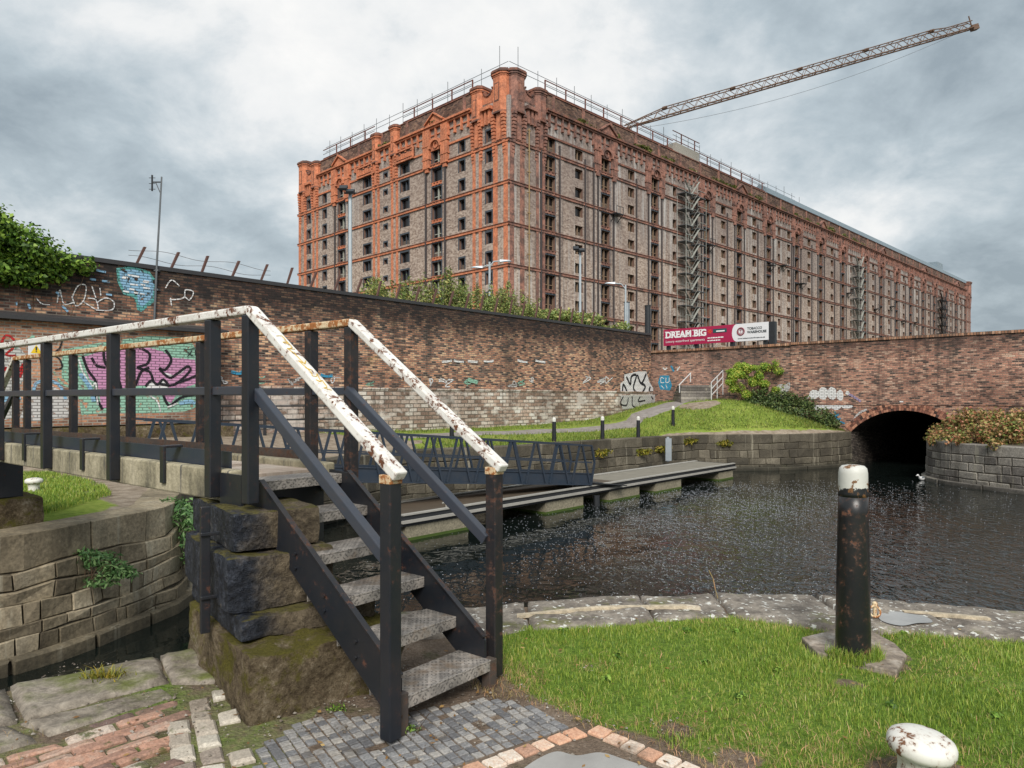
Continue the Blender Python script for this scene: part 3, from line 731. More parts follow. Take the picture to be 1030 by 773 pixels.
def m_water():
    t=NT('canal_water'); v=t.pos(); 
    w1=t.noise(t.mapping(v,rot=-.2,scale=(1,.42,1)),7.5,1,.5,.2); w2=t.noise(t.mapping(v,rot=.5,scale=(1,.5,1)),6,3,.6); w3=t.noise(v,.9,3,.5)
    x,y,z=t.sep(v)   # sheltered calm water by the pontoon and the walls, ruffled in the open basin
    open_=t.math('ADD',t.math('MULTIPLY',t.math('SUBTRACT',x,t.math('MULTIPLY',y,.10)),.10),t.math('MULTIPLY',t.math('SUBTRACT',t.noise(t.mapping(v,loc=(3,1.7,0)),.22,3,.6),.5),1.6))
    far=t.new('ShaderNodeMapRange'); t.link(y,far.inputs[0]); far.inputs[1].default_value=16; far.inputs[2].default_value=25; far.inputs[3].default_value=1; far.inputs[4].default_value=.12
    calm=t.math('MULTIPLY',t.ramp(open_,[(-.0,.05),(.12,.35),(.35,1.)]),far.outputs[0])
    sp=t.ramp(w1,[(.54,0.),(.60,.4),(.70,1.)])
    h=t.math('ADD',t.math('MULTIPLY',t.math('ADD',t.math('MULTIPLY',sp,1.5),t.math('MULTIPLY',w2,1.7)),calm),t.math('MULTIPLY',w3,1.6))
    t.bump(h,1.0,.021)
    t.done((.006,.009,.008,1),.045,0,.5); t.b.inputs['IOR'].default_value=1.5
    return t.mat
M['water']=m_water()
mb=MB(); mb.add([(-60,-12,-1.5),(70,-12,-1.5),(70,75,-1.5),(-60,75,-1.5)],[(0,1,2,3)])
tag(mb.build('canal_water',M['water']),'dark rippled canal water in the basin','water',kind='structure')
mb=MB(); mb.add([(-3000,-400,-3.2),(3000,-400,-3.2),(3000,5000,-3.2),(-3000,5000,-3.2)],[(0,1,2,3)])
tag(mb.build('ground',M['bed']),kind='structure')
mb=MB(); mb.add([(-3000,76,-.3),(3000,76,-.3),(3000,5000,-.3),(-3000,5000,-.3)],[(0,1,2,3)]); 
M['waste']=m_plain('waste_ground',(.10,.10,.06,1),.95,scale=.3)
tag(mb.build('waste_ground',M['waste']),kind='structure')

# pale flecks added over the open basin to imitate sky reflected in ripples
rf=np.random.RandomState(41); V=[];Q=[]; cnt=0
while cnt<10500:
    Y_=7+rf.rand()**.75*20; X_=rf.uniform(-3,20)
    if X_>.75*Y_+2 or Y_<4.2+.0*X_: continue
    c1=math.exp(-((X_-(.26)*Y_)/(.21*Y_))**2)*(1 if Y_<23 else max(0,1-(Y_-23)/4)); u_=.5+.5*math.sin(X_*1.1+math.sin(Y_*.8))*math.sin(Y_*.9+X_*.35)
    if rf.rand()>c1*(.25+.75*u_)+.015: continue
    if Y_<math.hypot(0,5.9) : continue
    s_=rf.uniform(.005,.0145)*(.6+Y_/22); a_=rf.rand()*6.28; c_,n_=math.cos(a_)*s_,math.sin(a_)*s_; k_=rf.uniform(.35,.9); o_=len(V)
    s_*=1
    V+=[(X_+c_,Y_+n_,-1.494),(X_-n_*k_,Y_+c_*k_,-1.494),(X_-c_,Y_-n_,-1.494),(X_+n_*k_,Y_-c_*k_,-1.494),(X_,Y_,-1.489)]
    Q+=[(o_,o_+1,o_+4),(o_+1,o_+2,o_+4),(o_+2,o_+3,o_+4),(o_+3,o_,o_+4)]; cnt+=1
M['fleck']=m_plain('painted_glint',(.38,.40,.44,1),.3,var=.3,scale=.8)
tag(fast_mesh('water_glints',V,Q,M['fleck']),'tiny pale flecks standing in for sky reflected on the open water','glints',kind='stuff')
# far bank loft: (quay edge point, wall foot point, height at the wall)
WD=(.653,.757)
def wp(t): return (8.8-WD[0]*t, 42-WD[1]*t)
pairs=[((-11,3.0),(-30,3),.0),((-8,5.6),(-26,7),.2),((-5.95,8.0),(-21,9),.4),((-5.57,8.6),(-19.5,10),.5),((-5.35,9.4),(-18.5,11),.5),((-5.12,10.2),wp(38),.55),((-5.15,10.75),wp(36),.57),
 ((-5.5,11.6),wp(34),.57),((-5.9,13),wp(32),.57),((-5.6,15.5),wp(29),.57),((-4.4,18.6),wp(25),.5),((-3.06,21.15),wp(21),.42),((.05,23.3),wp(16.5),.38),((3.14,26.4),wp(11),.42),
 ((5.6,28.6),wp(6.4),.62),((7.9,30.5),wp(2.6),1.15),((9.5,30.65),(8.75,40.2),1.40),((11.5,30.9),(11.2,38.4),1.45),((13.4,31.6),(13.6,36.0),.75),((14.9,32.5),(14.9,34.7),.3),((15.98,33.5),(16.05,33.6),.0)]
def cr_(p,n=8):
    """smooth the pair list into a dense strip"""
    out=[];m=len(p)
    for i in range(m-1):
        a=p[max(i-1,0)];b=p[i];c=p[i+1];d=p[min(i+2,m-1)]
        for k in range(n):
            t=k/n
            f=lambda w,x,y,z:.5*((2*x)+(-w+y)*t+(2*w-5*x+4*y-z)*t*t+(-w+3*x-3*y+z)*t**3)
            out.append(tuple(f(a[j],b[j],c[j],d[j]) for j in range(5)))
    out.append(p[-1]); return out
dense=cr_([(e[0],e[1],w[0],w[1],z) for e,w,z in pairs])
NK=36; co=[];pa=[];ba=[]
pathpts=[(-14,16.5),(-10,19.0),(-5,23.6),(-1.2,27.2),(2.0,30.0),(4.6,32.4),(6.8,35.0),(8.6,37.4),(9.9,38.6)]
barep=[P(113,500),P(140,492),P(57,478),P(165,508),P(100,545),P(60,545),P(140,515)]
def dseg(p,a,b):
    ax,ay=a;bx,by=b;t=max(0,min(1,((p[0]-ax)*(bx-ax)+(p[1]-ay)*(by-ay))/((bx-ax)**2+(by-ay)**2))); return math.hypot(p[0]-ax-t*(bx-ax),p[1]-ay-t*(by-ay))
def land_z(ex,ey,wx,wy,z,k):
    s=k*k*(3-2*k); s=.35*k+.65*s
    if ex>6.5 and k>0: s=min(1,k/.60); s=s*(1.6-.6*s)
    if ey<16: q=max(0,min(1,(k-.55)/.4)); s=q*q*(3-2*q)
    return z*s
for (ex,ey,wx,wy,z) in dense:
    for k in range(NK+1):
        f=(k/NK)**1.35; x=ex+(wx-ex)*f; y=ey+(wy-ey)*f
        zz=land_z(ex,ey,wx,wy,z,f)+.03*math.sin(x*1.3)*math.sin(y*1.1)*min(1,f*6)*(0 if y<15 else 1)
        d=min(dseg((x,y),pathpts[i],pathpts[i+1]) for i in range(len(pathpts)-1))
        wd=.55+.25*(y>33); pa.append(max(0,min(1,1-(d-wd*.5)/wd)))
        de=math.hypot(x-ex,y-ey); b=0
        if de<.5: b=.75*(1-de/.6)+.3
        if y<17 and x>-12:
            # stone paved apron round the corner of the lock side
            g=dseg((x,y),P(60,545),P(168,507)); g2=dseg((x,y),P(165,505),P(57,476))
            b=max(b,1-(g-.35)/.7,1-(g2-.3)/.6)
        if x< -3 and y>13 and y<24: b=max(b,.75)
        if math.hypot(x-9.3,y-35.3)<1.0: b=max(b,.75)
        ba.append(max(0,min(1,b))); co.append((x,y,zz))
co=np.array(co); n1=len(dense); q=[]
for i in range(n1-1):
    for k in range(NK): a=i*(NK+1)+k; q.append((a,a+NK+1,a+NK+2,a+1))
o=fast_mesh('far_bank',co,q,M['far_grass'],smooth=True)
for nm,arr in (('path',pa),('bare',ba)):
    at=o.data.attributes.new(nm,'FLOAT','POINT'); at.data.foreach_set('value',np.array(arr,np.float32))
tag(o,'green sloping grass bank with a gravel path beyond the water','bank',kind='structure')
def far_z(x,y):
    i=int(np.argmin((co[:,0]-x)**2+(co[:,1]-y)**2)); return float(co[i,2])

# ------------------------------------------------------------------ block-built quay walls
def block_wall(mb,poly,zt,courses,lens,gap=.02,proud=.05,jit=.03,batter=0.,top=.0,seed=1,mi=0,inward=.35,tilt=0.0,cham=.025,wav=.03):
    """poly: outer edge seen with the water on its right-hand side; courses: heights from the top down"""
    rg=random.Random(seed); v0_=len(mb.v)
    seg=[0]; 
    for i in range(len(poly)-1): seg.append(seg[-1]+math.dist(poly[i],poly[i+1]))
    def at(s):
        s=max(0,min(seg[-1]-1e-6,s))
        for i in range(len(poly)-1):
            if s<=seg[i+1]: break
        f=(s-seg[i])/(seg[i+1]-seg[i]); x=poly[i][0]+(poly[i+1][0]-poly[i][0])*f; y=poly[i][1]+(poly[i+1][1]-poly[i][1])*f
        # smoothed normal
        def nr(j): 
            j=max(0,min(len(poly)-2,j)); dx,dy=poly[j+1][0]-poly[j][0],poly[j+1][1]-poly[j][1]; l=math.hypot(dx,dy); return (dy/l,-dx/l)
        a=nr(i-1 if f<.5 else i); b=nr(i if f<.5 else i+1); g=f+.5 if f<.5 else f-.5
        nx,ny=a[0]*(1-g)+b[0]*g,a[1]*(1-g)+b[1]*g; l=math.hypot(nx,ny); return x,y,nx/l,ny/l
    z=zt
    for ci,h in enumerate(courses):
        s=-rg.uniform(0,lens[min(ci,len(lens)-1)][0]); lo,hi=lens[min(ci,len(lens)-1)]
        while s<seg[-1]:
            L=rg.uniform(lo,hi); a=max(0,s); b=min(seg[-1],s+L); s+=L
            if b-a<.06: continue
            pr=proud+rg.uniform(-jit,jit); pr+=batter*(zt-z); 
            z1=z-gap*.5+(top if ci==0 else 0)+rg.uniform(-.3,.3)*gap; z0=z-h+gap*.5
            dz=rg.uniform(-tilt,tilt)
            nn=max(1,int((b-a)/.35)); pts=[at(a+gap/2+(b-a-gap)*k/nn) for k in range(nn+1)]
            V=[]; 
            for k,(x,y,nx,ny) in enumerate(pts):
                c=cham if k in(0,nn) else 0; tx,ty=-ny,nx; sg=1 if k==0 else (-1 if k==nn else 0)
                w=rg.uniform(-.006,.006)
                ring=[(pr-inward,z0,0),(pr-cham,z0,0),(pr+w,z0+cham,c),(pr+w,z1-cham+dz,c),(pr-cham,z1+dz,0),(pr-inward,z1+dz,0)]
                for (o_,zz,cc) in ring: V.append((x+nx*o_+tx*cc*sg,y+ny*o_+ty*cc*sg,zz))
            Fc=[]
            for k in range(nn):
                for j in range(5): A_=k*6+j; Fc.append((A_,A_+1,A_+7,A_+6))
            Fc.append(tuple(range(5,-1,-1))); Fc.append(tuple(nn*6+j for j in range(6)))
            mb.add(V,Fc,mi)
        z-=h
    # dark backing
    V=[];n=0
    for k in range(int(seg[-1]/.4)+2):
        x,y,nx,ny=at(k*.4); o_=proud-jit-.004-wav*.45
        V+=[(x+nx*(o_-.02),y+ny*(o_-.02),zt-.05),(x+nx*(o_+batter*sum(courses)),y+ny*(o_+batter*sum(courses)),zt-sum(courses)-.2)]; n+=1
    mb.add(V,[(2*k,2*k+1,2*k+3,2*k+2) for k in range(n-1)],mi+1)
    if wav:
        from mathutils import noise as MN_
        for i_ in range(v0_,len(mb.v)):
            x,y,z=mb.v[i_]; d_=max(0,min(1,(zt-.05-z)/.3)); q_=Vector((x*1.3,y*1.3,z*2.2)); mb.v[i_]=(x+wav*.5*MN_.noise(q_*2+Vector((9,0,0))),y+wav*.5*MN_.noise(q_*2),z+(wav*MN_.noise(q_)+wav*.5*MN_.noise(q_*2.7))*d_)
edge=[(d[0],d[1]) for d in dense]
lock=[p for p in edge if p[1]<11.6]; lock=lock
i_split=next(i for i,p in enumerate(edge) if p[1]>12.6)
far_edge=edge[i_split-1:]
mb=MB(); block_wall(mb,edge[:i_split],.03,[.42,.21,.17,.24,.14,.2,.15,.16],[(.9,1.5),(.15,.6),(.2,.8),(.12,.45),(.25,.9),(.15,.5),(.3,.8),(.2,.6)],gap=.010,proud=.03,jit=.009,batter=.14,seed=5,inward=.55,cham=.009,wav=.09)
# stepped foot ledge
block_wall(mb,edge[:i_split],-1.32,[.3],[(.8,1.6)],proud=.32,jit=.02,seed=8,inward=.5)
tag(mb.build('lock_wall',[M['rubble'],M['mortar']]),'curved wall of rough tan stone blocks on the far side of the lock','stone wall')
mb=MB(); block_wall(mb,far_edge,.05,[.40,.30,.34,.28,.32],[(.8,2.1),(.4,1.4),(.3,1.0)],gap=.014,proud=.03,jit=.012,batter=.05,seed=9,inward=.5,cham=.02,wav=.05)
block_wall(mb,far_edge,-1.36,[.3],[(1.4,2.6)],proud=.28,jit=.02,seed=18,inward=.6)
tag(mb.build('quay_wall',[M['quay'],M['mortar']]),'long dark mossy stone quay wall behind the floating pontoon','quay wall')
# right hand quay, rounded end by the tunnel
redge=[(19.1,30.4),(17.6,29.4),(16.6,28.3),(15.95,27.2),(15.76,26.35),(15.8,25.4),(16.17,24.06),(16.6,23.06),(17.6,21.2),(19.5,18.6),(24,14)]
def smooth2(p,n=5):
    return [(a[0],a[1]) for a in cr_([(x,y,0,0,0) for x,y in p],n)]
re_=smooth2(redge)[::1]
mb=MB(); block_wall(mb,re_,.02,[.40,.27,.3,.26,.28],[(1.0,1.9),(.3,.8)],gap=.014,proud=.03,jit=.012,batter=.03,seed=12,inward=.5)
block_wall(mb,re_,-1.34,[.3],[(1.4,2.4)],proud=.2,jit=.02,seed=13,inward=.5)
tag(mb.build('quay_wall',[M['quay_light'],M['mortar']]),'rounded grey stone quay wall end on the right of the tunnel mouth','quay wall')
mb=MB(); poly=[(x,y) for x,y in re_]+[(40,14),(40,40)]; mb.prism(poly,-2,.0)
M['earth']=m_plain('earth',(.07,.055,.035,1),.95,scale=2)
tag(mb.build('planted_bank',M['earth']),kind='structure')

# ------------------------------------------------------------------ brick walls
al=math.atan2(WD[1],WD[0])
LW=thing('long_brick_wall','long high sooty brick wall with a pale stained base, behind the grass bank','brick wall',(8.8,42,0),al)
x0,x1=-52.,-1.15
def wall_grid(mb,x0,x1,y,z0,z1,mi=0,st=2.0,top=None):
    n=int((x1-x0)/st)+1
    for i in range(n):
        a=x0+(x1-x0)*i/n;b=x0+(x1-x0)*(i+1)/n; mb.add([(a,y,z0),(b,y,z0),(b,y,z1),(a,y,z1)],[(0,1,2,3)],mi)
mb=MB(); mb.box(x0,x1,0,.5,-.6,5.24); mb.build('wall_face',[M['long_brick']],LW)
mb=MB(); mb.box(x0,x1+.04,-.04,.54,5.243,5.36); mb.build('coping',[M['slate']],LW)
mb=MB(); mb.box(-27.3,x1+.03,-.10,-.003,-.6,1.93); mb.box(-27.3,x1+.03,-.13,-.003,1.933,1.99); mb.build('stained_base',[M['base_brick']],LW)
mb=MB(); mb.box(x0,-27.3,-.5,-.003,.9,3.50); mb.build('lower_face',[M['lower_brick']],LW)
mb=MB(); mb.hexa([(x0,-.68,3.503),(-27.1,-.68,3.503),(-27.1,-.003,3.503),(x0,-.003,3.503),(x0,-.68,3.60),(-27.1,-.68,3.60),(-27.1,-.003,3.74),(x0,-.003,3.74)]); mb.build('ledge',[M['slate']],LW)
mb=MB(); mb.box(x0,-27.0,-.75,-.503,-.3,.86); mb.build('mossy_plinth',[M['block']],LW)
# iron barbed wire posts
pt=[29.4]; ip=None; grp='leaning iron posts on top of the long brick wall'
for k in range(25):
    t_=29.4-.93*k+random.uniform(-.04,.04)
    if ip is None:
        ip=thing('iron_post','rusty iron post leaning along the top of the long sooty brick wall','iron post',group=grp)
        mb=MB(); mb.hexa([(-.03,-.03,0),(.03,-.03,0),(.03,.03,0),(-.03,.03,0),(.18,-.035,.52),(.25,-.035,.52),(.25,.035,.52),(.18,.035,.52)]); mb.build('post_bar',[M['post_rust']],ip); q=ip
    else: q=dup(ip,(0,0,0))
    lx=-t_+.0; q.location=(8.8+WD[0]*lx-WD[1]*.08,42+WD[1]*lx+WD[0]*.08,5.34); q.scale=(1,1,1+(29.4-t_)*.022); q.rotation_euler.z=al+random.uniform(-.15,.15); q.rotation_euler.y=random.uniform(-.05,.08)
q=dup(ip,(8.8-WD[0]*2.4-WD[1]*.25,42-WD[1]*2.4+WD[0]*.25,5.355),al,'single dark iron post near the end of the long wall, away from the others',group='')
del q['group']; 
mb=MB()
for zz in (.2,.42):
    pts=[(-t/1.0,.25,5.36+zz+.05*math.sin(t*3+zz*9)) for t in np.arange(25.2,29.6,.15)]; mb.path(pts,.007,4)
wr=mb.build('barbed_wire',[M['brown_rust']]); wr.location=(8.8,42,0); wr.rotation_euler.z=al; tag(wr,'thin rusty barbed wire strung between the iron posts at the far left','barbed wire')

# bridge wall with the tunnel
bl_=math.atan2(-.705,.709)
BW=thing('canal_bridge','red and orange brick road bridge wall with a low arched tunnel mouth','bridge',(16,33.5,0),bl_)
TOP=4.28
def arch_z(s):
    h=2.275; rise=1.03; rad=(h*h+rise*rise)/(2*rise); d=s-h
    return .03+ (math.sqrt(max(rad*rad-d*d,0))-(rad-rise))
def bridge_face(mb,a,b,zt,y=0,mi=0):
    st=np.linspace(a,b,max(2,int((b-a)/.25)))
    for p,q in zip(st[:-1],st[1:]):
        m=(p+q)/2
        if 0<m<4.55: z0,z1=arch_z(p),arch_z(q)
        else: z0=z1=-2
        mb.add([(p,y,z0),(q,y,z1),(q,y,zt),(p,y,zt)],[(0,1,2,3)],mi)
mb=MB(); mb.add([(-2.9,0,-2),(0,0,-2),(0,0,TOP),(-2.9,0,TOP)],[(0,1,2,3)]); 
bridge_face(mb,0,4.55,TOP); mb.add([(4.55,0,-2),(40,0,-2),(40,0,TOP),(4.55,0,TOP)],[(0,1,2,3)]); mb.add([(-2.9,0,TOP),(40,0,TOP),(40,.6,TOP),(-2.9,.6,TOP)],[(0,1,2,3)])
a_=-1.05
bw=MB()
for f,v_ in zip(mb.f,[0]*len(mb.f)): pass
mb.build('tunnel_wall',[M['bridge_brick']],BW)
mb=MB(); mb.box(-14.5,-2.903,.05,.6,-1,TOP-.03); mb.build('wing_wall',[M['mauve_brick']],BW)
mb=MB(); mb.box(-2.9,40,-.035,.0-.002,1.30,1.42); mb.build('string_band',[M['bridge_brick']],BW)
mb=MB(); mb.box(-14.5,-2.85,-.03,.66,TOP-.03,TOP+.09); mb.box(-2.85,40,-.05,.66,TOP+.002,TOP+.12); mb.build('brick_coping',[M['cap_brick']],BW)
# arch ring of brick voussoirs
mb=MB(); NV=44
for i in range(NV):
    s0,s1=4.55*i/NV,4.55*(i+1)/NV; g=.012
    def nrm(s):
        h=2.275; rise=1.03; rad=(h*h+rise*rise)/(2*rise); d=s-h; return (d/rad, math.sqrt(1-(d/rad)**2))
    (n0x,n0z),(n1x,n1z)=nrm(s0),nrm(s1)
    for j,(r0,r1) in enumerate(((-.0,.11),(.12,.23),(.24,.35))):
        a=(s0+g/2+n0x*r0,arch_z(s0)+n0z*r0);b=(s1-g/2+n1x*r0,arch_z(s1)+n1z*r0);c=(s1-g/2+n1x*r1,arch_z(s1)+n1z*r1);d=(s0+g/2+n0x*r1,arch_z(s0)+n0z*r1)
        mb.hexa([(a[0],-.025,a[1]),(b[0],-.025,b[1]),(b[0],.1,b[1]),(a[0],.1,a[1]),(d[0],-.025,d[1]),(c[0],-.025,c[1]),(c[0],.1,c[1]),(d[0],.1,d[1])])
M['vous']=m_stone('arch_brick',[(.2,(.05,.035,.03,1)),(.45,(.26,.11,.075,1)),(.8,(.50,.25,.16,1))],scale=6,islandvar=.7)
mb.build('arch_ring',[M['vous']],BW)
# barrel
mb=MB(); st=np.linspace(0,4.55,25)
prof=[(0,-2)]+[(s,arch_z(s)) for s in st]+[(4.55,-2)]
V=[];nd=12
for k in range(nd+1):
    y=.0+k*3.0
    for s,z in prof: V.append((s,y,z))
n=len(prof); mb.add(V,[(k*n+i,k*n+i+1,(k+1)*n+i+1,(k+1)*n+i) for k in range(nd) for i in range(n-1)]); mb.add([(0,36,-2),(4.55,36,-2),(4.55,36,2),(0,36,2)],[(0,1,2,3)])  # far end face added to keep daylight out of the barrel
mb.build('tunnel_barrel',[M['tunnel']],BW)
mb=MB(); mb.box(-10.6,-.02,.61,36,-2,TOP-.5); mb.box(4.57,40,.61,36,-2,TOP-.5); mb.box(-.02,4.57,.61,36,1.2,TOP-.5); mb.build('road_deck',[M['waste']],BW)
# low grey ashlar base left of the arch
# ------------------------------------------------------------------ steps up to the road with tube rails
ST=thing('stone_steps','worn grey stone steps climbing between the long wall and the road bridge','steps',(8.75,36.7,1.22),R(-3))
mb=MB()
for k in range(7): mb.box(.0+.05*k,1.55+.09*k,.30*k,3.0,.16*k-.4*(k==0),.16*(k+1)-.004*k)
mb.build('step_blocks',[M['quay_light']],ST,bevel=.015)
def tube_rail(name,label,pts,legs,group=None):
    t=thing(name,label,'handrail',(0,0,0),0,group); mb=MB()
    for ps in pts: mb.path(ps,.03,6)
    mb.build('tube',[M['rail_grey']],t)
    for a,b in legs: mb=MB(); mb.tube(a,b,.03,6); mb.build('upright',[M['rail_grey']],t)
M['rail_grey']=m_plain('pale_grey_tube',(.6,.6,.6,1),.5,.2)
tube_rail('handrail','pale grey sloping handrail fixed to the brick wall beside the stone steps',[[(8.95,38.1,2.3),(9.72,38.6,2.98)]],[((9.0,38.13,1.9),(9.0,38.13,2.33)),((9.7,38.58,2.5),(9.7,38.58,2.95))])
tube_rail('handrail','pale grey three bar handrail between the stone steps and the yellow green bush',[[(10.33,36.8,2.42),(11.35,38.2,3.1)],[(10.33,36.8,2.08),(11.35,38.2,2.76)],[(10.33,36.8,1.75),(11.35,38.2,2.42)]],[((10.33,36.8,1.1),(10.33,36.8,2.42)),((10.84,37.5,1.6),(10.84,37.5,2.76)),((11.35,38.2,1.8),(11.35,38.2,3.1))])

# ------------------------------------------------------------------ graffiti (flat paint on the walls)
def on_plane(org,rz,off,px,py):
    """local (x,z) on the plane y=off of a wall for a photograph pixel"""
    r=(px-CX)/F; c,s=math.cos(rz),math.sin(rz)
    # point = org + (c,s)*x + (-s,c)*off ; X = r*Y
    ox,oy=org[0]-s*off,org[1]+c*off
    x=(r*oy-ox)/(c-r*s); Y=oy+s*x; return (x,CAMH-(py-HY)/F*Y)
G={}
def gcol(n,c,w=.6):
    G[n]=m_graf('graffiti_'+n,c,w)
gcol('pink',(.62,.30,.50,1),.66); gcol('ink',(.02,.02,.025,1),.62); gcol('white',(.85,.85,.85,1),.64); gcol('mint',(.32,.58,.45,1),.56); gcol('blue',(.28,.50,.70,1),.55)
gcol('red',(.5,.03,.03,1),.62); gcol('cyan',(.05,.33,.55,1),.62); gcol('grey',(.58,.58,.56,1),.58); gcol('pale',(.62,.61,.60,1),.56); gcol('teal',(.14,.42,.40,1),.55); gcol('lilac',(.4,.33,.5,1),.55)
class Graf:
    def __init__(s,parent,org,rz,off,label=None): s.p=parent;s.o=org;s.r=rz;s.off=off;s.mb=MB();s.mats=[];s.k=0;s.label=label
    def mi(s,c):
        if G[c] not in s.mats: s.mats.append(G[c])
        return s.mats.index(G[c])
    def y(s): s.k+=1; return s.off-.004-.0012*s.k
    def w(s,p): return on_plane(s.o,s.r,s.off,*p)
    def fill(s,pts,c):
        y=s.y(); v=[(a,y,b) for a,b in (s.w(p) for p in pts)]; s.mb.add(v,[tuple(range(len(v)))],s.mi(c))
    def stroke(s,pts,wd,c,closed=False):
        """wd in photograph pixels near the first point"""
        q=[s.w(p) for p in pts]; sc=abs(s.w((pts[0][0],pts[0][1]+1))[1]-q[0][1]); h=wd*sc/2; y=s.y()
        if closed: q.append(q[0])
        # smooth
        P_=[]
        for i in range(len(q)-1):
            a=q[max(i-1,0)];b=q[i];c_=q[i+1];d=q[min(i+2,len(q)-1)]
            for k in range(5):
                t=k/5; P_.append(tuple(.5*((2*b[j])+(-a[j]+c_[j])*t+(2*a[j]-5*b[j]+4*c_[j]-d[j])*t*t+(-a[j]+3*b[j]-3*c_[j]+d[j])*t**3) for j in (0,1)))
        P_.append(q[-1]); L=[];
        for i,p in enumerate(P_):
            a=P_[max(i-1,0)];b=P_[min(i+1,len(P_)-1)]; dx,dz=b[0]-a[0],b[1]-a[1]; l=math.hypot(dx,dz) or 1; nx,nz=-dz/l*h,dx/l*h
            L+=[(p[0]+nx,y,p[1]+nz),(p[0]-nx,y,p[1]-nz)]
        s.mb.add(L,[(2*i,2*i+1,2*i+3,2*i+2) for i in range(len(P_)-1)],s.mi(c))
    def done(s,name='graffiti'): 
        o=s.mb.build(name,s.mats,s.p)
        if s.label: o['label']=s.label
LO=(8.8,42); BO=(16,33.5)
def blob(cx,cy,rx,ry,n=14,j=.12,seed=0):
    rg=random.Random(seed+int(cx*7+cy)); return [(cx+rx*math.cos(2*math.pi*i/n)*(1+rg.uniform(-j,j)),cy+ry*math.sin(2*math.pi*i/n)*(1+rg.uniform(-j,j))) for i in range(n)]
# pink and mint piece on the lower face
g=Graf(LW,LO,al,-.5,'pink and mint graffiti lettering outlined in black')
g.fill([(62,352),(100,345),(150,338),(190,340),(197,352),(196,380),(197,410),(186,414),(150,416),(110,415),(82,418),(78,395),(62,380)],'mint')
g.fill([(82,360),(100,354),(122,352),(120,386),(112,408),(102,412),(98,385),(90,382)],'pink')
g.fill([(118,352),(150,350),(164,354),(172,360),(196,362),(198,386),(180,392),(172,406),(166,402),(158,388),(140,388),(118,392)],'pink')
g.fill([(146,388),(152,383),(158,386),(163,382),(170,388),(168,394),(150,396)],'white'); 
g.fill([(162,374),(172,380),(182,376),(190,368),(184,372),(175,378),(166,375)],'white')
for pts in ([(83,358),(88,372),(96,384),(97,400),(103,412)],[(104,352),(106,366),(118,380),(122,392)],[(92,360),(97,368),(106,370)],[(140,350),(150,356),(148,366),(138,370),(150,374),(154,384)],[(136,388),(142,374),(150,370)],
            [(166,352),(172,362),(166,372),(160,371),(170,380),(178,376),(188,369),(191,373),(180,384),(171,388),(160,386)],[(146,389),(152,383),(158,387),(164,382),(170,389)],[(164,398),(170,408),(182,400),(196,397)],[(176,386),(188,382),(197,378)]): g.stroke(pts,2.6,'ink')
for pts in ([(79,362),(83,374),(92,388),(96,386),(98,408)],[(84,356),(100,352)],[(150,398),(158,404),(161,414)],[(168,410),(178,406)]): g.stroke(pts,1.6,'white')
for pts in ([(80,376),(90,390),(94,404)],[(180,406),(190,404),(196,406)]): g.stroke(pts,4,'blue')
for pts in ([(187,354),(190,356),(188,359)],[(192,353),(191,357),(194,358)],[(196,352),(196,358)],[(184,351),(188,352),(197,350)]): g.stroke(pts,1.0,'ink')
g.done()
g=Graf(LW,LO,al,-.5,'white and blue graffiti with red loops at the left end')
g.fill([(0,352),(10,345),(18,348),(30,362),(28,376),(20,388),(14,420),(0,424)],'grey'); g.fill([(30,396),(52,388),(70,398),(72,420),(30,424),(20,420)],'pale')
g.stroke([(0,350),(5,338),(13,341),(14,349),(6,357),(16,358)],2.2,'red'); g.stroke([(0,392),(4,370),(10,380)],3,'red'); g.stroke([(20,380),(24,366),(19,374)],2.4,'red')
g.stroke([(33,398),(36,386),(48,383),(60,388),(66,402)],3,'blue'); g.stroke([(2,404),(12,398),(20,402)],4,'blue'); g.stroke([(54,374),(62,386),(74,390)],2,'mint'); g.stroke([(14,350),(26,344),(34,338)],3,'mint')
for pts in ([(56,344),(62,340),(60,350),(54,356),(60,362),(62,370),(55,372)],[(40,360),(42,372)],[(48,356),(46,366),(50,374)]): g.stroke(pts,1.6,'ink')
g.done()
# blue patch and white outlines high on the wall
g=Graf(LW,LO,al,0,'light blue and teal painted patch high on the wall by the ivy')
g.fill([(117,270),(132,268),(150,273),(158,284),(157,302),(150,308),(142,314),(138,312),(135,300),(124,296),(118,284)],'teal'); g.fill([(120,273),(134,271),(150,276),(155,286),(153,300),(143,309),(139,306),(138,297),(126,294),(121,284)],'blue')
for i in range(14):
    x=122+random.random()*26; y=274+random.random()*22; g.stroke([(x,y),(x+random.uniform(4,8),y+1)],1.6,'white')
for pts in ([(36,300),(42,306),(50,307)],[(57,305),(60,292),(64,306),(75,304)],[(72,300),(78,288),(86,288),(84,302),(76,308),(72,298)],[(84,304),(90,308),(98,312),(96,302),(88,300)],[(96,312),(112,312),(114,304),(106,300),(98,304)],[(92,288),(96,300)],[(100,290),(101,298)],[(166,290),(172,282),(180,288)],[(170,302),(184,300),(186,292),(194,294),(190,302),(185,298)],[(172,308),(171,300)]): g.stroke(pts,1.1,'white')
for pts in ([(96,272),(106,274)],[(90,281),(96,282)],[(102,283),(110,284)],[(16,304),(17,308)],[(28,306),(30,311)],[(56,294),(60,298)],[(62,308),(68,314)],[(106,296),(112,297)]): g.stroke(pts,2.2,'blue')
g.done()
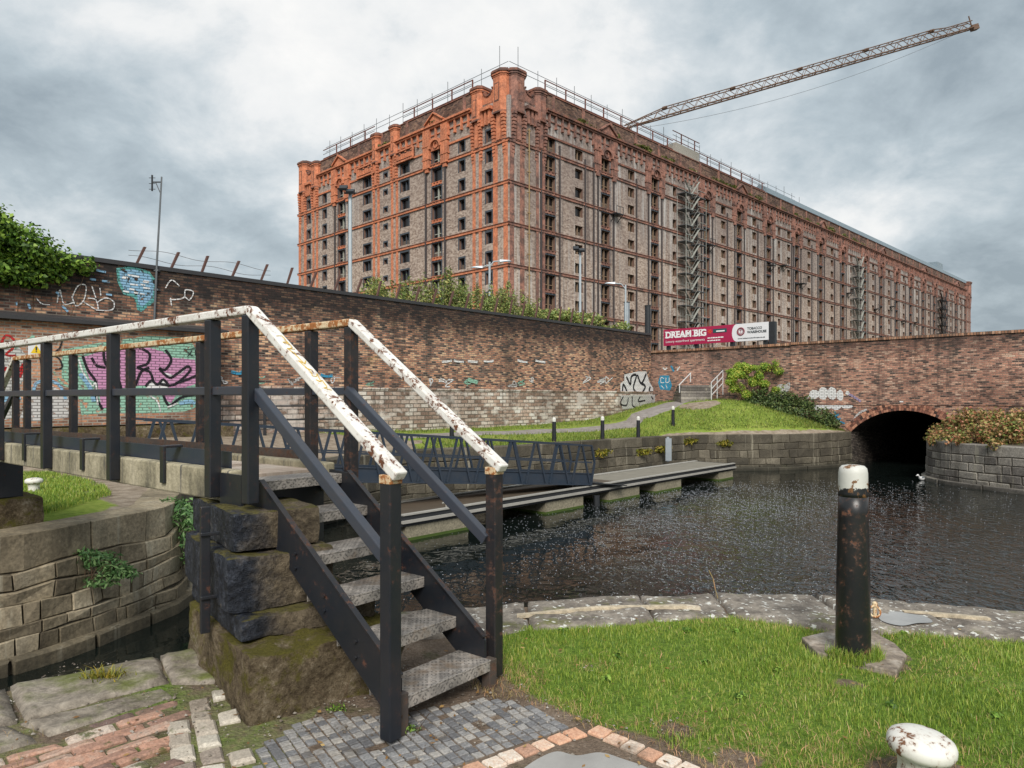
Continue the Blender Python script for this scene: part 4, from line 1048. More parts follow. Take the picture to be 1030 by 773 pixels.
# faint tags low along the wall
g=Graf(LW,LO,al,-.0,'small faded white tags along the wall above its pale base')
rg=random.Random(4)
for bx in (226,262,290,300,325,338,372,436,444,452,468,515,524,532,590,604,612):
    by=384+rg.uniform(-3,3)*(1 if bx<400 else .6); pts=[(bx+rg.uniform(-5,5),by+rg.uniform(-4,4)) for _ in range(6)]; g.stroke(pts,1.1,rg.choice(['white','pale','mint','white']) )
for bx in (444,456,470,486,520,538): g.stroke([(bx,363+rg.uniform(-1,2)),(bx+5,364),(bx+10,364+rg.uniform(-1,1))],2.2,'white')
g.stroke([(232,374),(240,376),(243,374)],3,'cyan'); g.stroke([(322,377),(328,379),(334,378)],3,'cyan'); g.stroke([(470,382),(480,385)],4,'mint')
g.done()
# white lettering outlined in black above the pale base
g=Graf(LW,LO,al,-.0,'angular white letters shaded in black near the end of the wall')
g.fill([(624,396),(624,386),(628,383),(628,377),(641,374),(650,374),(653,384),(660,396)],'white')
for pts in ([(626,395),(627,387),(631,395)],[(630,379),(634,387),(635,379),(640,378),(637,390),(640,395)],[(641,377),(645,386),(650,376)],[(645,386),(649,389),(646,395)],[(654,389),(653,394),(658,395)]): g.stroke(pts,2.6,'ink')
g.done()
g=Graf(LW,LO,al,-.13,'black and white scrawl on the pale base of the wall')
g.fill([(624,398),(660,397),(664,405),(640,411),(626,412)],'grey')
for pts in ([(627,399),(624,406),(630,408),(632,400)],[(636,399),(636,408),(640,410)],[(644,399),(642,404),(649,403)],[(655,399),(657,402)]): g.stroke(pts,1.6,'ink')
g.done()
g=Graf(BW,BO,bl_,.05,'bright blue tag with white letters on the return wall beside the steps')
g.fill([(664,378),(673,378),(676,388),(674,393),(664,392),(662,385)],'cyan')
for pts in ([(668,381),(665,380),(665,385),(668,385)],[(670,380),(670,385),(673,384),(673,380)],[(665,388),(668,391)],[(670,387),(671,391)]): g.stroke(pts,.8,'white')
g.stroke([(667,370),(669,372),(671,370)],1.5,'white'); g.stroke([(675,368),(678,374)],2,'cyan'); g.stroke([(681,373),(684,369)],1.4,'white')
g.done()
g=Graf(BW,BO,bl_,.05,'soft white bubble letters on the wing wall right of the shrubs')
for (x,y,rx,ry) in ((787,391,7,4.5),(797,389,8,4.5),(800,398,7,4),(788,399,6,3)): g.fill(blob(x,y,rx,ry),'pale')
g.done()
g=Graf(BW,BO,bl_,.0,'rows of white rounded graffiti letters left of the tunnel mouth')
for (x,y,rx,ry) in ((819,397,5.5,4.5),(828,396,5,6.5),(837,396,5,6.5),(845,398,3.5,5.5),(821,410,6,5.5),(831,409,6,3.6),(841,409,5.5,3.6),(852,409,6,2.2)): g.fill(blob(x,y,rx,ry,10,.1),'white')
g.stroke([(812,401),(815,398),(817,402)],1.4,'white'); g.stroke([(853,396),(860,400),(866,404)],2.2,'lilac'); g.fill(blob(852.5,395.5,2,2),'white')
for pts in ([(835,415),(838,419),(844,417)],[(840,414),(843,423),(850,426)],[(838,424),(846,421)]): g.stroke(pts,1.4,'cyan')
g.stroke([(858,424),(864,416),(872,412)],2.0,'pale'); g.stroke([(905,405),(909,405)],2.6,'white')
g.done()
g=Graf(BW,BO,bl_,.0)

# ------------------------------------------------------------------ sign board
M['sign_red']=m_plain('crimson_sign_face',(.36,.012,.065,1),.45,var=.06); M['sign_white']=m_plain('white_sign_face',(.72,.73,.75,1),.45,var=.03)
M['sign_teal']=m_plain('dark_teal_print',(.01,.07,.08,1),.5,var=.1); M['print_white']=m_plain('white_print',(.8,.8,.8,1),.5,var=.02); M['print_dark']=m_plain('dark_print',(.02,.03,.035,1),.5); M['print_maroon']=m_plain('maroon_print',(.22,.03,.05,1),.5); M['print_orange']=m_plain('red_orange_print',(.65,.06,.03,1),.5)
SB=thing('advertising_sign','long crimson and white advertising board on grey posts above the brick wall','sign',(9.18,43.0,4.77),bl_)
mb=MB(); mb.box(0,6.62,0,.08,0,.98); mb.build('panel',[M['sign_red']],SB)
mb=MB(); pts=[(4.62+.28*math.cos(math.radians(a))**2*1.0, .49+.49*math.sin(math.radians(a))) for a in range(90,-91,-15)]
pl=[(4.75-.28*math.cos(math.radians(a)),.49+.488*math.sin(math.radians(a))) for a in range(-90,91,15)]+[(6.62,.978),(6.62,.002)]
mb.add([(x,-.006,z) for x,z in pl],[tuple(range(len(pl)))]); mb.build('white_end',[M['sign_white']],SB)
mb=MB(); mb.box(6.622,6.95,-.02,.25,-.8,.97); mb.build('end_post',[M['dsteel']],SB)
for x in (.25,2.15,4.4,6.35):
    mb=MB(); mb.box(x-.1,x+.1,.09,.27,-3.2,.9); mb.build('post',[M['dsteel']],SB)
def text(s,x,z,h,mat,w=None,bold=0,y=-.012,name='lettering'):
    c=D.curves.new(name,'FONT'); c.body=s; c.size=h; c.offset=bold; c.resolution_u=3
    o=D.objects.new(name,c); COL.objects.link(o); bpy.context.view_layer.update(); me=D.meshes.new_from_object(o); D.objects.remove(o)
    o=D.objects.new(name,me); COL.objects.link(o); me.materials.clear(); me.materials.append(mat)
    co_=np.array([v.co for v in me.vertices]); wd=co_[:,0].max()-co_[:,0].min(); s_=(w/wd) if w else 1
    for v in me.vertices: v.co=(v.co.x*s_,0,v.co.y)
    me.transform(Matrix.Translation((x,y,z))); o.parent=SB; return o
text('DREAM BIG',.14,.47,.52,M['print_white'],2.72,.022)
mb=MB()   # slab serifs
for x,zs in ((.14,(.47,.81)),(.50,(.47,.81)),(.83,(.47,.81)),(1.28,(.47,)),(1.52,(.47,)),(1.60,(.47,.81)),(2.0,(.47,.81)),(2.18,(.47,.81)),(2.5,(.47,.81))):
    for z in zs: mb.box(x-.03,x+.13,-.0135,-.0115,z-.0,z+.04)
mb.build('letter_serifs',[M['print_white']],SB)
text('Luxury waterfront apartments',.16,.18,.2,M['print_white'],2.6)
rgt=random.Random(2)
def small_print(x0,x1,z,h,mat):   # lettering too small to read in the photograph: a line of word-like marks
    mb=MB(); x=x0
    while x<x1:
        w=rgt.uniform(.05,.2); e=min(x+w,x1); mb.box(x,e,-.0125,-.008,z+rgt.uniform(0,.008),z+h*rgt.uniform(.75,1)); x+=w+.03
    mb.build('small_print',[mat],SB)
small_print(2.95,3.95,.27,.08,M['print_white']); small_print(2.95,3.75,.12,.08,M['print_white'])
mb=MB(); mb.box(3.3,4.15,-.012,-.004,.58,.80); mb.build('teal_badge',[M['sign_teal']],SB); mb=MB(); mb.box(3.5,4.03,-.016,-.0125,.63,.70); mb.build('small_print',[M['print_white']],SB)
mb=MB(); 
for i in range(3):
    a=i*1.05; mb.obox((3.1,-.009,.68),(math.cos(a),0,math.sin(a)),(0,1,0),(-math.sin(a),0,math.cos(a)),.14,.003,.03)
mb.build('star_mark',[M['print_orange']],SB)
mb=MB(); mb.torus((5.0,-.012,.55),.2,.035,(1,0,0),(0,0,1),24,6); mb.torus((5.0,-.012,.55),.13,.012,(1,0,0),(0,0,1),24,6); mb.build('roundel',[M['print_maroon']],SB)
text('T',4.95,.47,.22,M['print_maroon'],.1,.008)
text('TOBACCO',5.38,.62,.19,M['print_dark'],.86,.006); text('WAREHOUSE',5.38,.42,.19,M['print_dark'],1.12,.008)
text('www.tobaccowarehouse.co.uk',4.82,.13,.11,M['print_dark'],1.6,.003)

# ------------------------------------------------------------------ masts and lamps behind the walls
def flood(name,label,x,y,zt,r,heads,group=None,z0=-.3):
    t=thing(name,label,'lamp post',(x,y,z0),0,group); mb=MB(); mb.tube((0,0,0),(0,0,zt-z0),r*1.35,10,r); mb.build('pole',[M['pole']],t,smooth=False)
    mb=MB(); mb.bar((-.35,0,zt-z0),(.35,0,zt-z0),.08,.08); mb.build('crossbar',[M['dsteel']],t)
    for hx,hz,tilt in heads:
        mb=MB(); mb.obox((hx,-.18,zt-z0+hz),(1,0,0),(0,math.cos(tilt),math.sin(tilt)),(0,-math.sin(tilt),math.cos(tilt)),.22,.26,.09); mb.build('lamp_head',[M['dsteel']],t,bevel=.03)
M['pole']=m_plain('pale_lamp_post',(.42,.47,.50,1),.5,.2,scale=1)
flood('floodlight_mast','tall pale floodlight mast with twin dark heads in front of the warehouse end',-9.3,40.8,13.4,.10,[(-.35,.25,.6),(.05,.05,.5)])
flood('floodlight_mast','slim pale floodlight mast with a dark head in front of the long warehouse side',5.28,55,13.0,.09,[(-.35,.2,.6),(.1,.05,.5)])
def street(name,label,x,y,zt,arm,z0=-.3,pw=.07):
    t=thing(name,label,'street lamp',(x,y,z0)); mb=MB(); H=zt-z0; mb.tube((0,0,0),(0,0,H),pw*1.3,8,pw)
    mb.build('column',[M['pole']],t)
    for s,l,dz in arm:
        mb=MB(); mb.path([(0,0,H-.3),(s*l*.4,0,H+dz*.6),(s*l,0,H+dz)],.04,6); mb.build('arm',[M['pole']],t)
        mb=MB(); v=[(s*l,-.12,H+dz-.05),(s*(l+.75),-.1,H+dz-.02),(s*(l+.75),.1,H+dz-.02),(s*l,.12,H+dz-.05),(s*l,-.08,H+dz+.09),(s*(l+.6),-.05,H+dz+.06),(s*(l+.6),.05,H+dz+.06),(s*l,.08,H+dz+.09)]; mb.hexa(v); mb.build('lamp_head',[M['steel']],t)
street('street_lamp','grey twin armed street lamp rising out of the shrubs behind the wall',-1.42,45,10.25,[(1,.65,.05),(-1,.45,-.35)])
street('street_lamp','grey street lamp with one arm to the left, behind the end of the long wall',8.0,50,9.6,[(-1,.75,.1)],pw=.06)
for px,y,zt,lb in ((630.5,50.5,8.4,'short thick grey post standing next to the single armed street lamp'),(651.5,50,8.1,'dark thick post behind the end of the long wall, right of the street lamps')):
    t=thing('steel_post',lb,'post',((px-CX)/F*y,y,-.3)); mb=MB(); mb.tube((0,0,0),(0,0,zt+.3),.2,12); mb.build('shaft',[M['dsteel'] if px>640 else M['steel']],t); mb=MB(); mb.tube((0,0,zt+.3),(0,0,zt+.36),.22,12); mb.build('cap',[M['dsteel']],t)
# whip mast on the wall, left
wx,wy=wp(29.0); t=thing('aerial_mast','thin leaning aerial mast with a small antenna fixed to the left of the brick wall','aerial mast',(-10.12,20.05,3.45))
zt=CAMH+(401-177)/F*20.0-3.45; mb=MB(); mb.tube((0,0,0),(.08,.02,2.0),.035,8,.03); mb.tube((.08,.02,2.0),(.2,.05,zt),.03,8,.022); mb.build('mast_tube',[M['scaf']],t)
mb=MB(); mb.bar((-.08,.05,zt-.15),(.2,.05,zt-.15),.03,.03); mb.tube((-.07,.05,zt-.4),(-.07,.05,zt+.05),.025,6); mb.tube((.18,.05,zt-.5),(.03,.05,zt-.15),.012,5)
for k in range(3): mb.tube((-.16+.0*k,.05,zt-.35+.16*k),(.02,.05,zt-.35+.16*k),.01,4)
mb.build('antenna',[M['dsteel']],t)
mb=MB(); 
for z in (.3,1.2,1.75): mb.box(-.06,.12,-.0,.3,z,z+.05)
mb.build('wall_bracket',[M['scaf']],t)

# ------------------------------------------------------------------ planting
M['ivy']=m_leaf('ivy_leaf',[(.2,(.02,.045,.008,1)),(.38,(.07,.15,.02,1)),(.55,(.15,.28,.035,1)),(.75,(.30,.44,.07,1))])
M['budd']=m_leaf('buddleia_leaf',[(.2,(.08,.11,.035,1)),(.4,(.18,.26,.07,1)),(.56,(.30,.38,.11,1)),(.72,(.48,.46,.16,1)),(.88,(.42,.28,.12,1))])
M['bright']=m_leaf('yellow_green_leaf',[(.2,(.12,.24,.04,1)),(.38,(.26,.44,.06,1)),(.55,(.38,.55,.09,1)),(.75,(.72,.66,.14,1))],trans=.4)
M['darkshrub']=m_leaf('dark_shrub_leaf',[(.2,(.025,.045,.018,1)),(.4,(.06,.10,.035,1)),(.6,(.12,.18,.05,1)),(.8,(.22,.24,.09,1))])
M['dryplant']=m_leaf('dry_willowherb',[(.25,(.10,.10,.03,1)),(.38,(.18,.26,.06,1)),(.47,(.52,.24,.13,1)),(.57,(.28,.32,.08,1)),(.65,(.60,.38,.2,1)),(.78,(.45,.15,.09,1))])
M['fern']=m_leaf('fern_leaf',[(.2,(.06,.14,.05,1)),(.5,(.15,.30,.10,1)),(.8,(.30,.45,.18,1))])
M['stem']=m_plain('woody_stem',(.09,.055,.03,1),.9)
M['core']=m_plain('dense_leaf_shadow',(.012,.02,.006,1),.95)
def shrub(name,label,cat,base,blobs,n,size,mat,stems=8,seed=1,gaps=0,core=True,shell=.45,stemr=.02,group=None,asp=.32):
    t=thing(name,label,cat,base,0,group); rg=random.Random(seed)
    leaf_cloud('foliage',blobs,n,size,mat,t,seed,gaps=gaps,shell=shell,asp=asp)
    mb=MB()
    for k in range(stems):
        b=rg.choice(blobs); e=Vector(b[:3])+Vector((rg.uniform(-.6,.6)*b[3],rg.uniform(-.6,.6)*b[4],rg.uniform(0,.8)*b[5])); s=Vector((rg.uniform(-.15,.15)+e.x*.25,rg.uniform(-.15,.15)+e.y*.25,-.1)); m=(s+e)/2+Vector((rg.uniform(-.1,.1),rg.uniform(-.1,.1),.15))
        mb.tube(s,m,stemr,5,stemr*.7); mb.tube(m,e,stemr*.7,5,stemr*.3)
    mb.build('stems',[M['stem']],t)
    return t
# ivy heaped on the wall top, left
def wl(lx,off,z): return (8.8+WD[0]*lx-WD[1]*off,42+WD[1]*lx+WD[0]*off,z)
bx,by,_=wl(-32.5,.2,0)
blobs=[]; rg=random.Random(11)
for (dx,z,rr,rz) in ((-8,5.2,1.6,1.6),(-6.5,5.4,1.5,1.5),(-5,5.7,1.4,1.3),(-3.8,5.9,1.2,1.2),(-2.6,5.9,1.15,1.15),(-1.5,5.85,1.0,1.0),(-.5,5.6,.95,.9),(.4,5.35,.8,.75),(1.1,5.15,.55,.5),(-7,4.5,1.0,.7),(-5.2,4.7,1.0,.7),(-3.2,4.75,.9,.7),(-1.6,4.7,.85,.6),(-.2,4.85,.6,.5),(-.9,4.3,.45,.4),(-3.0,4.2,.5,.35),(0,4.75,.65,.5),(.55,4.7,.5,.42),(1.05,4.8,.4,.3),(-.6,4.6,.6,.5),(1.7,5.1,.35,.3),(-2.2,6.5,.5,.45),(-4.2,6.8,.6,.4)):
    blobs.append((WD[0]*dx+WD[1]*.25,WD[1]*dx-WD[0]*.25,z,rr*.86,rr*.8,rz*.84))
shrub('ivy_bush','dense green ivy bush heaped over the top of the wall at the left','ivy',(bx,by,0),blobs,80000,.11,M['ivy'],10,3,gaps=2.6,shell=.55)
# buddleia behind the wall
def along(t_,off,z): return wl(-t_,off,z)
bb=[]
for t_ in np.arange(10.2,20.2,.55):
    hgt=6.0+.65*math.sin((t_-9)/11*math.pi)+rg.uniform(-.35,.3); x,y,_=along(t_,1.6+rg.uniform(-.5,.9),0); c0=along(15,1.6,0)
    bb.append((x-c0[0],y-c0[1],hgt-.9,.75,.75,.9)); 
    for _k in range(3): bb.append((x-c0[0]+rg.uniform(-.5,.5),y-c0[1]+rg.uniform(-.4,.4),hgt-.1+rg.uniform(-.1,.25),.13,.13,.45))
shrub('buddleia_shrub','broad loose buddleia thicket with yellowing leaves behind the long wall','shrub',along(15,1.6,0),bb,24000,.14,M['budd'],200,5,gaps=3.6,asp=.17,shell=.1,stemr=.02)
bb=[]; c0=along(4.5,1.5,0)
for t_ in np.arange(2.2,9.6,.6):
    x,y,_=along(t_,1.5+rg.uniform(-.3,.6),0); bb.append((x-c0[0],y-c0[1],5.35+rg.uniform(-.1,.35)+.35*(t_>4.5),.6,.6,.4))
shrub('low_shrub','low straggling green and brown shrub behind the far end of the long wall','shrub',c0,bb,5500,.15,M['budd'],14,6,gaps=2.5,shell=.2)
# yellow-green bush and dark shrubs by the tunnel
rb=random.Random(5); bsh=[]
for i in range(34):
    th_=R(rb.uniform(-68,68)); l=rb.uniform(.7,2.15)*(1-.15*abs(th_)); bsh.append((math.sin(th_)*l,rb.uniform(-.35,.35),.55+math.cos(th_)*l,rb.uniform(.16,.3),rb.uniform(.16,.3),rb.uniform(.14,.26)))
X,Y=P(757,420,.9); 
shrub('elder_bush','bright yellow green bush beside the steps handrail','bush',(12.45,36.1,1.0),bsh,20000,.10,M['bright'],40,7,gaps=2,shell=.05,stemr=.022,asp=.2)
ds=[(.1,-.1,.40,.9,.7,.55),(1.0,-.6,.3,.9,.7,.6),(1.9,-1.2,.1,.85,.6,.6),(2.6,-2.0,-.1,.6,.5,.5),(.5,.1,.9,.7,.5,.45),(1.5,-.3,.75,.8,.5,.5),(2.2,-.9,.5,.6,.4,.5),(.6,-.9,-.1,.8,.5,.4),(2.9,-2.3,-.35,.4,.35,.3)]
shrub('bramble_shrub','dark green mounded shrub between the yellow green bush and the bridge graffiti','shrub',(12.15,35.7,.75),ds,17000,.10,M['darkshrub'],60,8,gaps=4.2,shell=.25)
# dry plants over the right quay
dp=[]
for i in range(120):
    a=rg.uniform(0,1); j=int(rg.uniform(3,32)); ex,ey=re_[j]; dx,dy=ex-24,ey-27; l=math.hypot(dx,dy); off=rg.uniform(-.1,3.5); hh=.15+.45*min(1,off/1.2)+rg.uniform(0,.55)**1.5*1.2
    dp.append((ex-dx/l*off-18,ey-dy/l*off-25,hh*.55-(.15 if off<.25 else 0),rg.uniform(.12,.32),rg.uniform(.12,.32),hh*.6))
shrub('willowherb_plants','tangled orange and green dry plants spilling over the rounded quay end','plants',(18,25,0),dp,26000,.10,M['dryplant'],260,9,shell=.05,stemr=.012)
# plants on the lock wall
def small_plant(name,label,cat,base,blobs,n,size,mat,seed,stems=10,stemr=.006): return shrub(name,label,cat,base,blobs,n,size,mat,stems,seed,shell=.1,stemr=stemr,asp=.16)
X,Y=P(182,548,-.35)
small_plant('buddleia_seedling','leafy buddleia with pale green leaves hanging from the corner of the lock wall','plant',(-5.0,10.9,-.9),[(0,0,.75,.35,.3,.22),(.22,-.1,.55,.28,.25,.3),(.1,-.1,.25,.3,.25,.25),(.3,-.15,.05,.2,.2,.2),(-.25,0,.85,.2,.2,.12)],1100,.10,M['fern'],21,16)
X,Y=P(92,575,-.45); 
small_plant('fern','pale green fern growing out of a joint in the curved lock wall','fern',(-5.2,8.95,-.55),[(0,0,.12,.25,.14,.12),(.22,-.05,.0,.22,.12,.12),(-.2,0,.2,.15,.12,.07),(.05,-.05,-.15,.22,.12,.08),(.38,-.02,-.05,.14,.1,.08)],900,.07,M['fern'],22,14)
for k,(px,py) in enumerate(((640,455),(660,452),(600,456),(690,444),(725,446))):
    X,Y=P(px,py,-.35); X*=.985;Y*=.985
    M.setdefault('yellowfern',m_leaf('yellow_wall_fern',[(.2,(.10,.13,.02,1)),(.5,(.25,.25,.03,1)),(.8,(.42,.30,.04,1))]))
    lb=['yellowish fern tuft on the quay wall behind the middle of the pontoon','yellowish fern tuft on the quay wall just right of the middle of the pontoon','yellowish fern tuft on the quay wall next to the navy gangway','small fern high on the quay wall near the grey ladder post','small orange and green fern on the quay wall beyond the ladder post'][k]
    e=min(far_edge,key=lambda p:abs(p[0]/p[1]-(px-CX)/F)); nx,ny=.65,-.76
    small_plant('wall_fern',lb,'fern',(e[0]+nx*.14,e[1]+ny*.14,CAMH-(py-HY)/F*e[1]),[(0,0,0,.35,.12,.14),(.3,.3,.03,.25,.1,.1)],260,.12,M['yellowfern'],30+k,4)

# ------------------------------------------------------------------ bollards on the far bank
M['cap_white']=m_paint('white_cap_paint',(.72,.72,.68,1),rust=(.6,.2),rough=.5,rustc=(.25,.12,.05,1),dark=(.02,.02,.02,1))
def slim_bollard(label,x,y,z,group=None):
    t=thing('bollard',label,'bollard',(x,y,z)); mb=MB(); mb.lathe([(.085,-.1),(.082,.1),(.07,.72)],14); mb.build('shaft',[M['black']],t,smooth=False)
    mb=MB(); mb.lathe([(.071,.722),(.072,.8),(.06,.85),(.03,.875)],14); mb.build('cap',[M['cap_white']],t); return t
bls=[(454.4,25.0,'black bollard half hidden behind the stair handrail on the far bank'),(557.3,25.9,'tallest looking white capped black bollard on the far bank, above the gangway end'),(606,27.4,'white capped black bollard on the far grass, second right of the gangway'),(642,28.4,'white capped black bollard on the far grass in front of the black and white graffiti'),(677,31.6,'white capped black bollard nearest the stone steps')]
for px,y,lb in bls:
    x=(px-CX)/F*y; slim_bollard(lb,x,y,far_z(x,y))

# ------------------------------------------------------------------ pontoon and gangway
pd=math.atan2(.745,.667)
PN=thing('floating_pontoon','long low floating pontoon with pale edge strips on concrete floats','pontoon',(-2.35,15.3,-1.5),pd)
Lp=16.5; M['deck_grey']=m_plain('pontoon_deck',(.20,.185,.15,1),.85,scale=3,bump=.4); M['strip']=m_plain('pale_edge_strip',(.34,.33,.30,1),.6); M['float']=m_stone('concrete_float',[(.3,(.14,.125,.09,1)),(.6,(.26,.235,.17,1)),(.8,(.36,.33,.25,1))],moss=None,rough=.85)
M['weed_line']=m_plain('green_weed_line',(.05,.085,.01,1),.8)
M['deck_brown']=m_plain('wet_brown_deck',(.085,.065,.045,1),.7,scale=3,bump=.4)
mb=MB(); mb.box(0,8.6,.06,1.6,.40,.55); mb.build('deck',[M['deck_brown']],PN)
mb=MB(); mb.box(8.603,Lp,.06,1.6,.40,.555); mb.build('deck',[M['deck_grey']],PN)
mb=MB(); mb.box(0,Lp,-.0,.057,.33,.56); mb.box(0,Lp,1.603,1.66,.33,.56); mb.box(-.06,-.003,0,1.66,.33,.56); mb.box(Lp+.003,Lp+.06,0,1.66,.33,.56); mb.build('edge_beam',[M['dsteel']],PN)
mb=MB(); mb.box(0,Lp,-.03,.09,.562,.595); mb.box(0,Lp,1.57,1.69,.562,.595); mb.box(-.05,Lp,-.07,-.003,.40,.46); mb.build('edge_strip',[M['strip']],PN)
for x in (.1,4.9,7.9,10.6,15.2):
    w=1.9 if x<1 else 1.7 if x!=15.2 else 1.2
    f=MB(); f.box(x,x+w,.03,1.6,-.4,.325); fo=f.build('float',[M['float']],PN)
    f=MB(); f.box(x-.01,x+w+.01,.015,1.61,-.02,.06); f.build('weed_line',[M['weed_line']],fo)
for x in (1.6,6.5): 
    mb=MB(); mb.tube((x-.1,.25,.56),(x-.1,.25,.66),.02,6); mb.tube((x+.1,.25,.56),(x+.1,.25,.66),.02,6); mb.tube((x-.22,.25,.67),(x+.22,.25,.67),.022,6); mb.build('cleat',[M['strip']],PN)
mb=MB(); mb.tube((7.05,-.12,-.9),(7.05,-.12,.3),.09,10); mb.build('pile',[M['dsteel']],PN)
mb=MB(); mb.box(-.04,.06,-.06,.06,0,1.0); mb.box(-.1,.14,-.12,-.06,.05,.95)
o=mb.build('ladder_post',[M['steel']]); o.location=(6.25,28.55,-.95); tag(o,'short grey steel post against the quay wall beyond the pontoon','post')
# gangway
g0=Vector((-7.2,13.7,.1)); g1=Vector((1.98,20.8,-.86)); gd=g1-g0; GL=math.hypot(gd.x,gd.y); slope=gd.z/GL
GW=thing('gangway','navy steel truss gangway sloping down from the quay to the pontoon','gangway',tuple(g0),math.atan2(gd.y,gd.x))
def gz(x): return slope*x
def gbar(mb,x0,y0,z0,x1,y1,z1,w,h): mb.bar((x0,y0,z0+gz(x0)),(x1,y1,z1+gz(x1)),w,h,side=(0,1,0))
for y in (-.5,.5):
    mb=MB(); gbar(mb,0,y,1.1,GL,y,1.1,.06,.05); gbar(mb,-.0,y,.62,GL,y,.62,.035,.035); mb.build('top_rail',[M['navy']],GW)
    yi=y*.93; mb=MB(); gbar(mb,0,yi,.14,GL,yi,.14,.03,.30); gbar(mb,0,y*.96,-.02,GL,y*.96,-.02,.10,.03); gbar(mb,0,y*.96,.30,GL,y*.96,.30,.05,.02); mb.build('side_beam',[M['navy']],GW)
    n=14; st=GL/n; mb=MB()
    for i in range(n):
        x=st*(i+.5); gbar(mb,x-st*.42,y,.0,x-.05,y,1.08,.045,.05); gbar(mb,x+st*.42,y,.0,x+.05,y,1.08,.045,.05)
    gbar(mb,GL-.02,y,.0,GL+.12,y,.62,.05,.05); gbar(mb,GL+.12,y,.62,GL,y,1.1,.05,.05)
    mb.build('diagonals',[M['navy']],GW)
mb=MB(); gbar(mb,0,0,.10,GL,0,.10,.9,.05); mb.build('walkway_floor',[M['deck_grey']],GW)
mb=MB(); gbar(mb,GL,0,.03,GL+1.5,0,-.04+.0,.95,.03); mb.build('landing_flap',[M['dsteel']],GW)
# thin rail fence at the back of the lock side
RF=thing('thin_railing','thin dark three bar railing on the low wall behind the footbridge','railing',(0,0,0))
a=Vector((-13.6,16.9,.55)); b=Vector((-5.2,23.8,.5)); 
for zz in (.42,.85,1.28):
    mb=MB(); mb.tube(a+Vector((0,0,zz)),b+Vector((0,0,zz)),.025,6); mb.build('rail',[M['dsteel']],RF)
for k in range(8):
    p=a.lerp(b,k/7); mb=MB(); mb.box(p.x-.04,p.x+.04,p.y-.04,p.y+.04,p.z-.1,p.z+1.3); mb.build('upright',[M['black']],RF)
# warning sign
X,Y=P(35.5,352,2.7); 
M['yellow']=m_plain('warning_yellow',(.8,.55,.02,1),.5,var=.05)
lx,lz=on_plane(LO,al,-.5,35.5,352); ws=thing('warning_sign','small white warning sign with a yellow triangle on the graffiti covered wall','sign',wl(lx,-.53,lz),al)
mb=MB(); mb.box(-.17,.17,-.012,0,-.15,.15); mb.build('plate',[M['sign_white']],ws)
mb=MB(); mb.add([(-.12,-.016,-.09),(.12,-.016,-.09),(0,-.016,.12)],[(0,1,2)]); mb.build('triangle',[M['yellow']],ws)
mb=MB(); mb.add([(-.015,-.019,-.02),(.015,-.019,-.02),(.02,-.019,.07),(-.02,-.019,.07)],[(0,1,2,3)]); mb.box(-.015,.015,-.02,-.018,-.06,-.035); mb.build('exclamation_mark',[M['print_dark']],ws)
# gull
GU=thing('gull','small white gull floating on the dark water by the tunnel mouth','bird',(15.55,26.9,-1.5),R(200))
mb=MB(); rings=[(-.26,.10,.012),(-.2,.09,.03),(-.1,.07,.07),(0,.065,.085),(.1,.075,.075),(.16,.11,.05),(.19,.17,.035),(.21,.20,.04),(.25,.20,.035),(.28,.19,.014),(.33,.18,.004)]
V=[];n=10
for x,z,r in rings:
    for i in range(n): a_=2*math.pi*i/n; V.append((x,r*math.cos(a_)*.85,z+r*math.sin(a_)))
mb.add(V,[(k*n+i,k*n+(i+1)%n,(k+1)*n+(i+1)%n,(k+1)*n+i) for k in range(len(rings)-1) for i in range(n)])
mb.build('body',[m_plain('gull_white',(.7,.7,.7,1),.7)],GU,smooth=True)
mb=MB(); 
for s in (-1,1): mb.hexa([(-.3,s*.02,.11),(.1,s*.075,.1),(.1,s*.085,.1),(-.3,s*.03,.11),(-.28,s*.02,.13),(.08,s*.05,.15),(.08,s*.06,.15),(-.28,s*.03,.13)])
mb.build('wings',[M['steel']],GU)
# ================================================================== near side
from mathutils import noise as MN
NE=[(-40,-18),(-9,-.9),(-5.2,2.15),(-3.9,3.12),(-2.82,3.88),(-2.3,4.26),(-2.0,4.46),(-1.6,4.85),(-1.05,5.14),(-.41,5.37),(.1,5.47),(.9,5.63),(1.73,5.73),(2.5,5.66),(3.0,5.5),(3.78,5.22),(6,4.35),(12,1.8),(45,-14)]
def ny(x):
    for (a,b),(c,d) in zip(NE[:-1],NE[1:]):
        if a<=x<=c: return b+(d-b)*(x-a)/(c-a)
    return NE[-1][1]
def inpoly(x,y,poly):
    c=False;j=len(poly)-1
    for i in range(len(poly)):
        if (poly[i][1]>y)!=(poly[j][1]>y) and x<(poly[j][0]-poly[i][0])*(y-poly[i][1])/(poly[j][1]-poly[i][1])+poly[i][0]: c=not c
        j=i
    return c
def pdist(x,y,poly): return min(dseg((x,y),poly[i],poly[(i+1)%len(poly)]) for i in range(len(poly)))
grass_poly=[(-.10,5.0),(-.11,4.6),(-.085,4.12),(.12,3.80),(.26,3.69),(.42,3.47),(.60,3.38),(.86,3.15),(1.05,2.8),(1.3,1.9),(9,1.9),(9,2.6),(6,3.75),(3.9,4.60),(3.4,4.70),(2.75,4.83),(2.2,4.85),(1.6,5.19),(.9,5.08)]
pad=[P(806,646),P(840,638),P(880,641),P(900,652),P(912,664),P(902,681),P(880,676),P(850,668),P(822,662)]
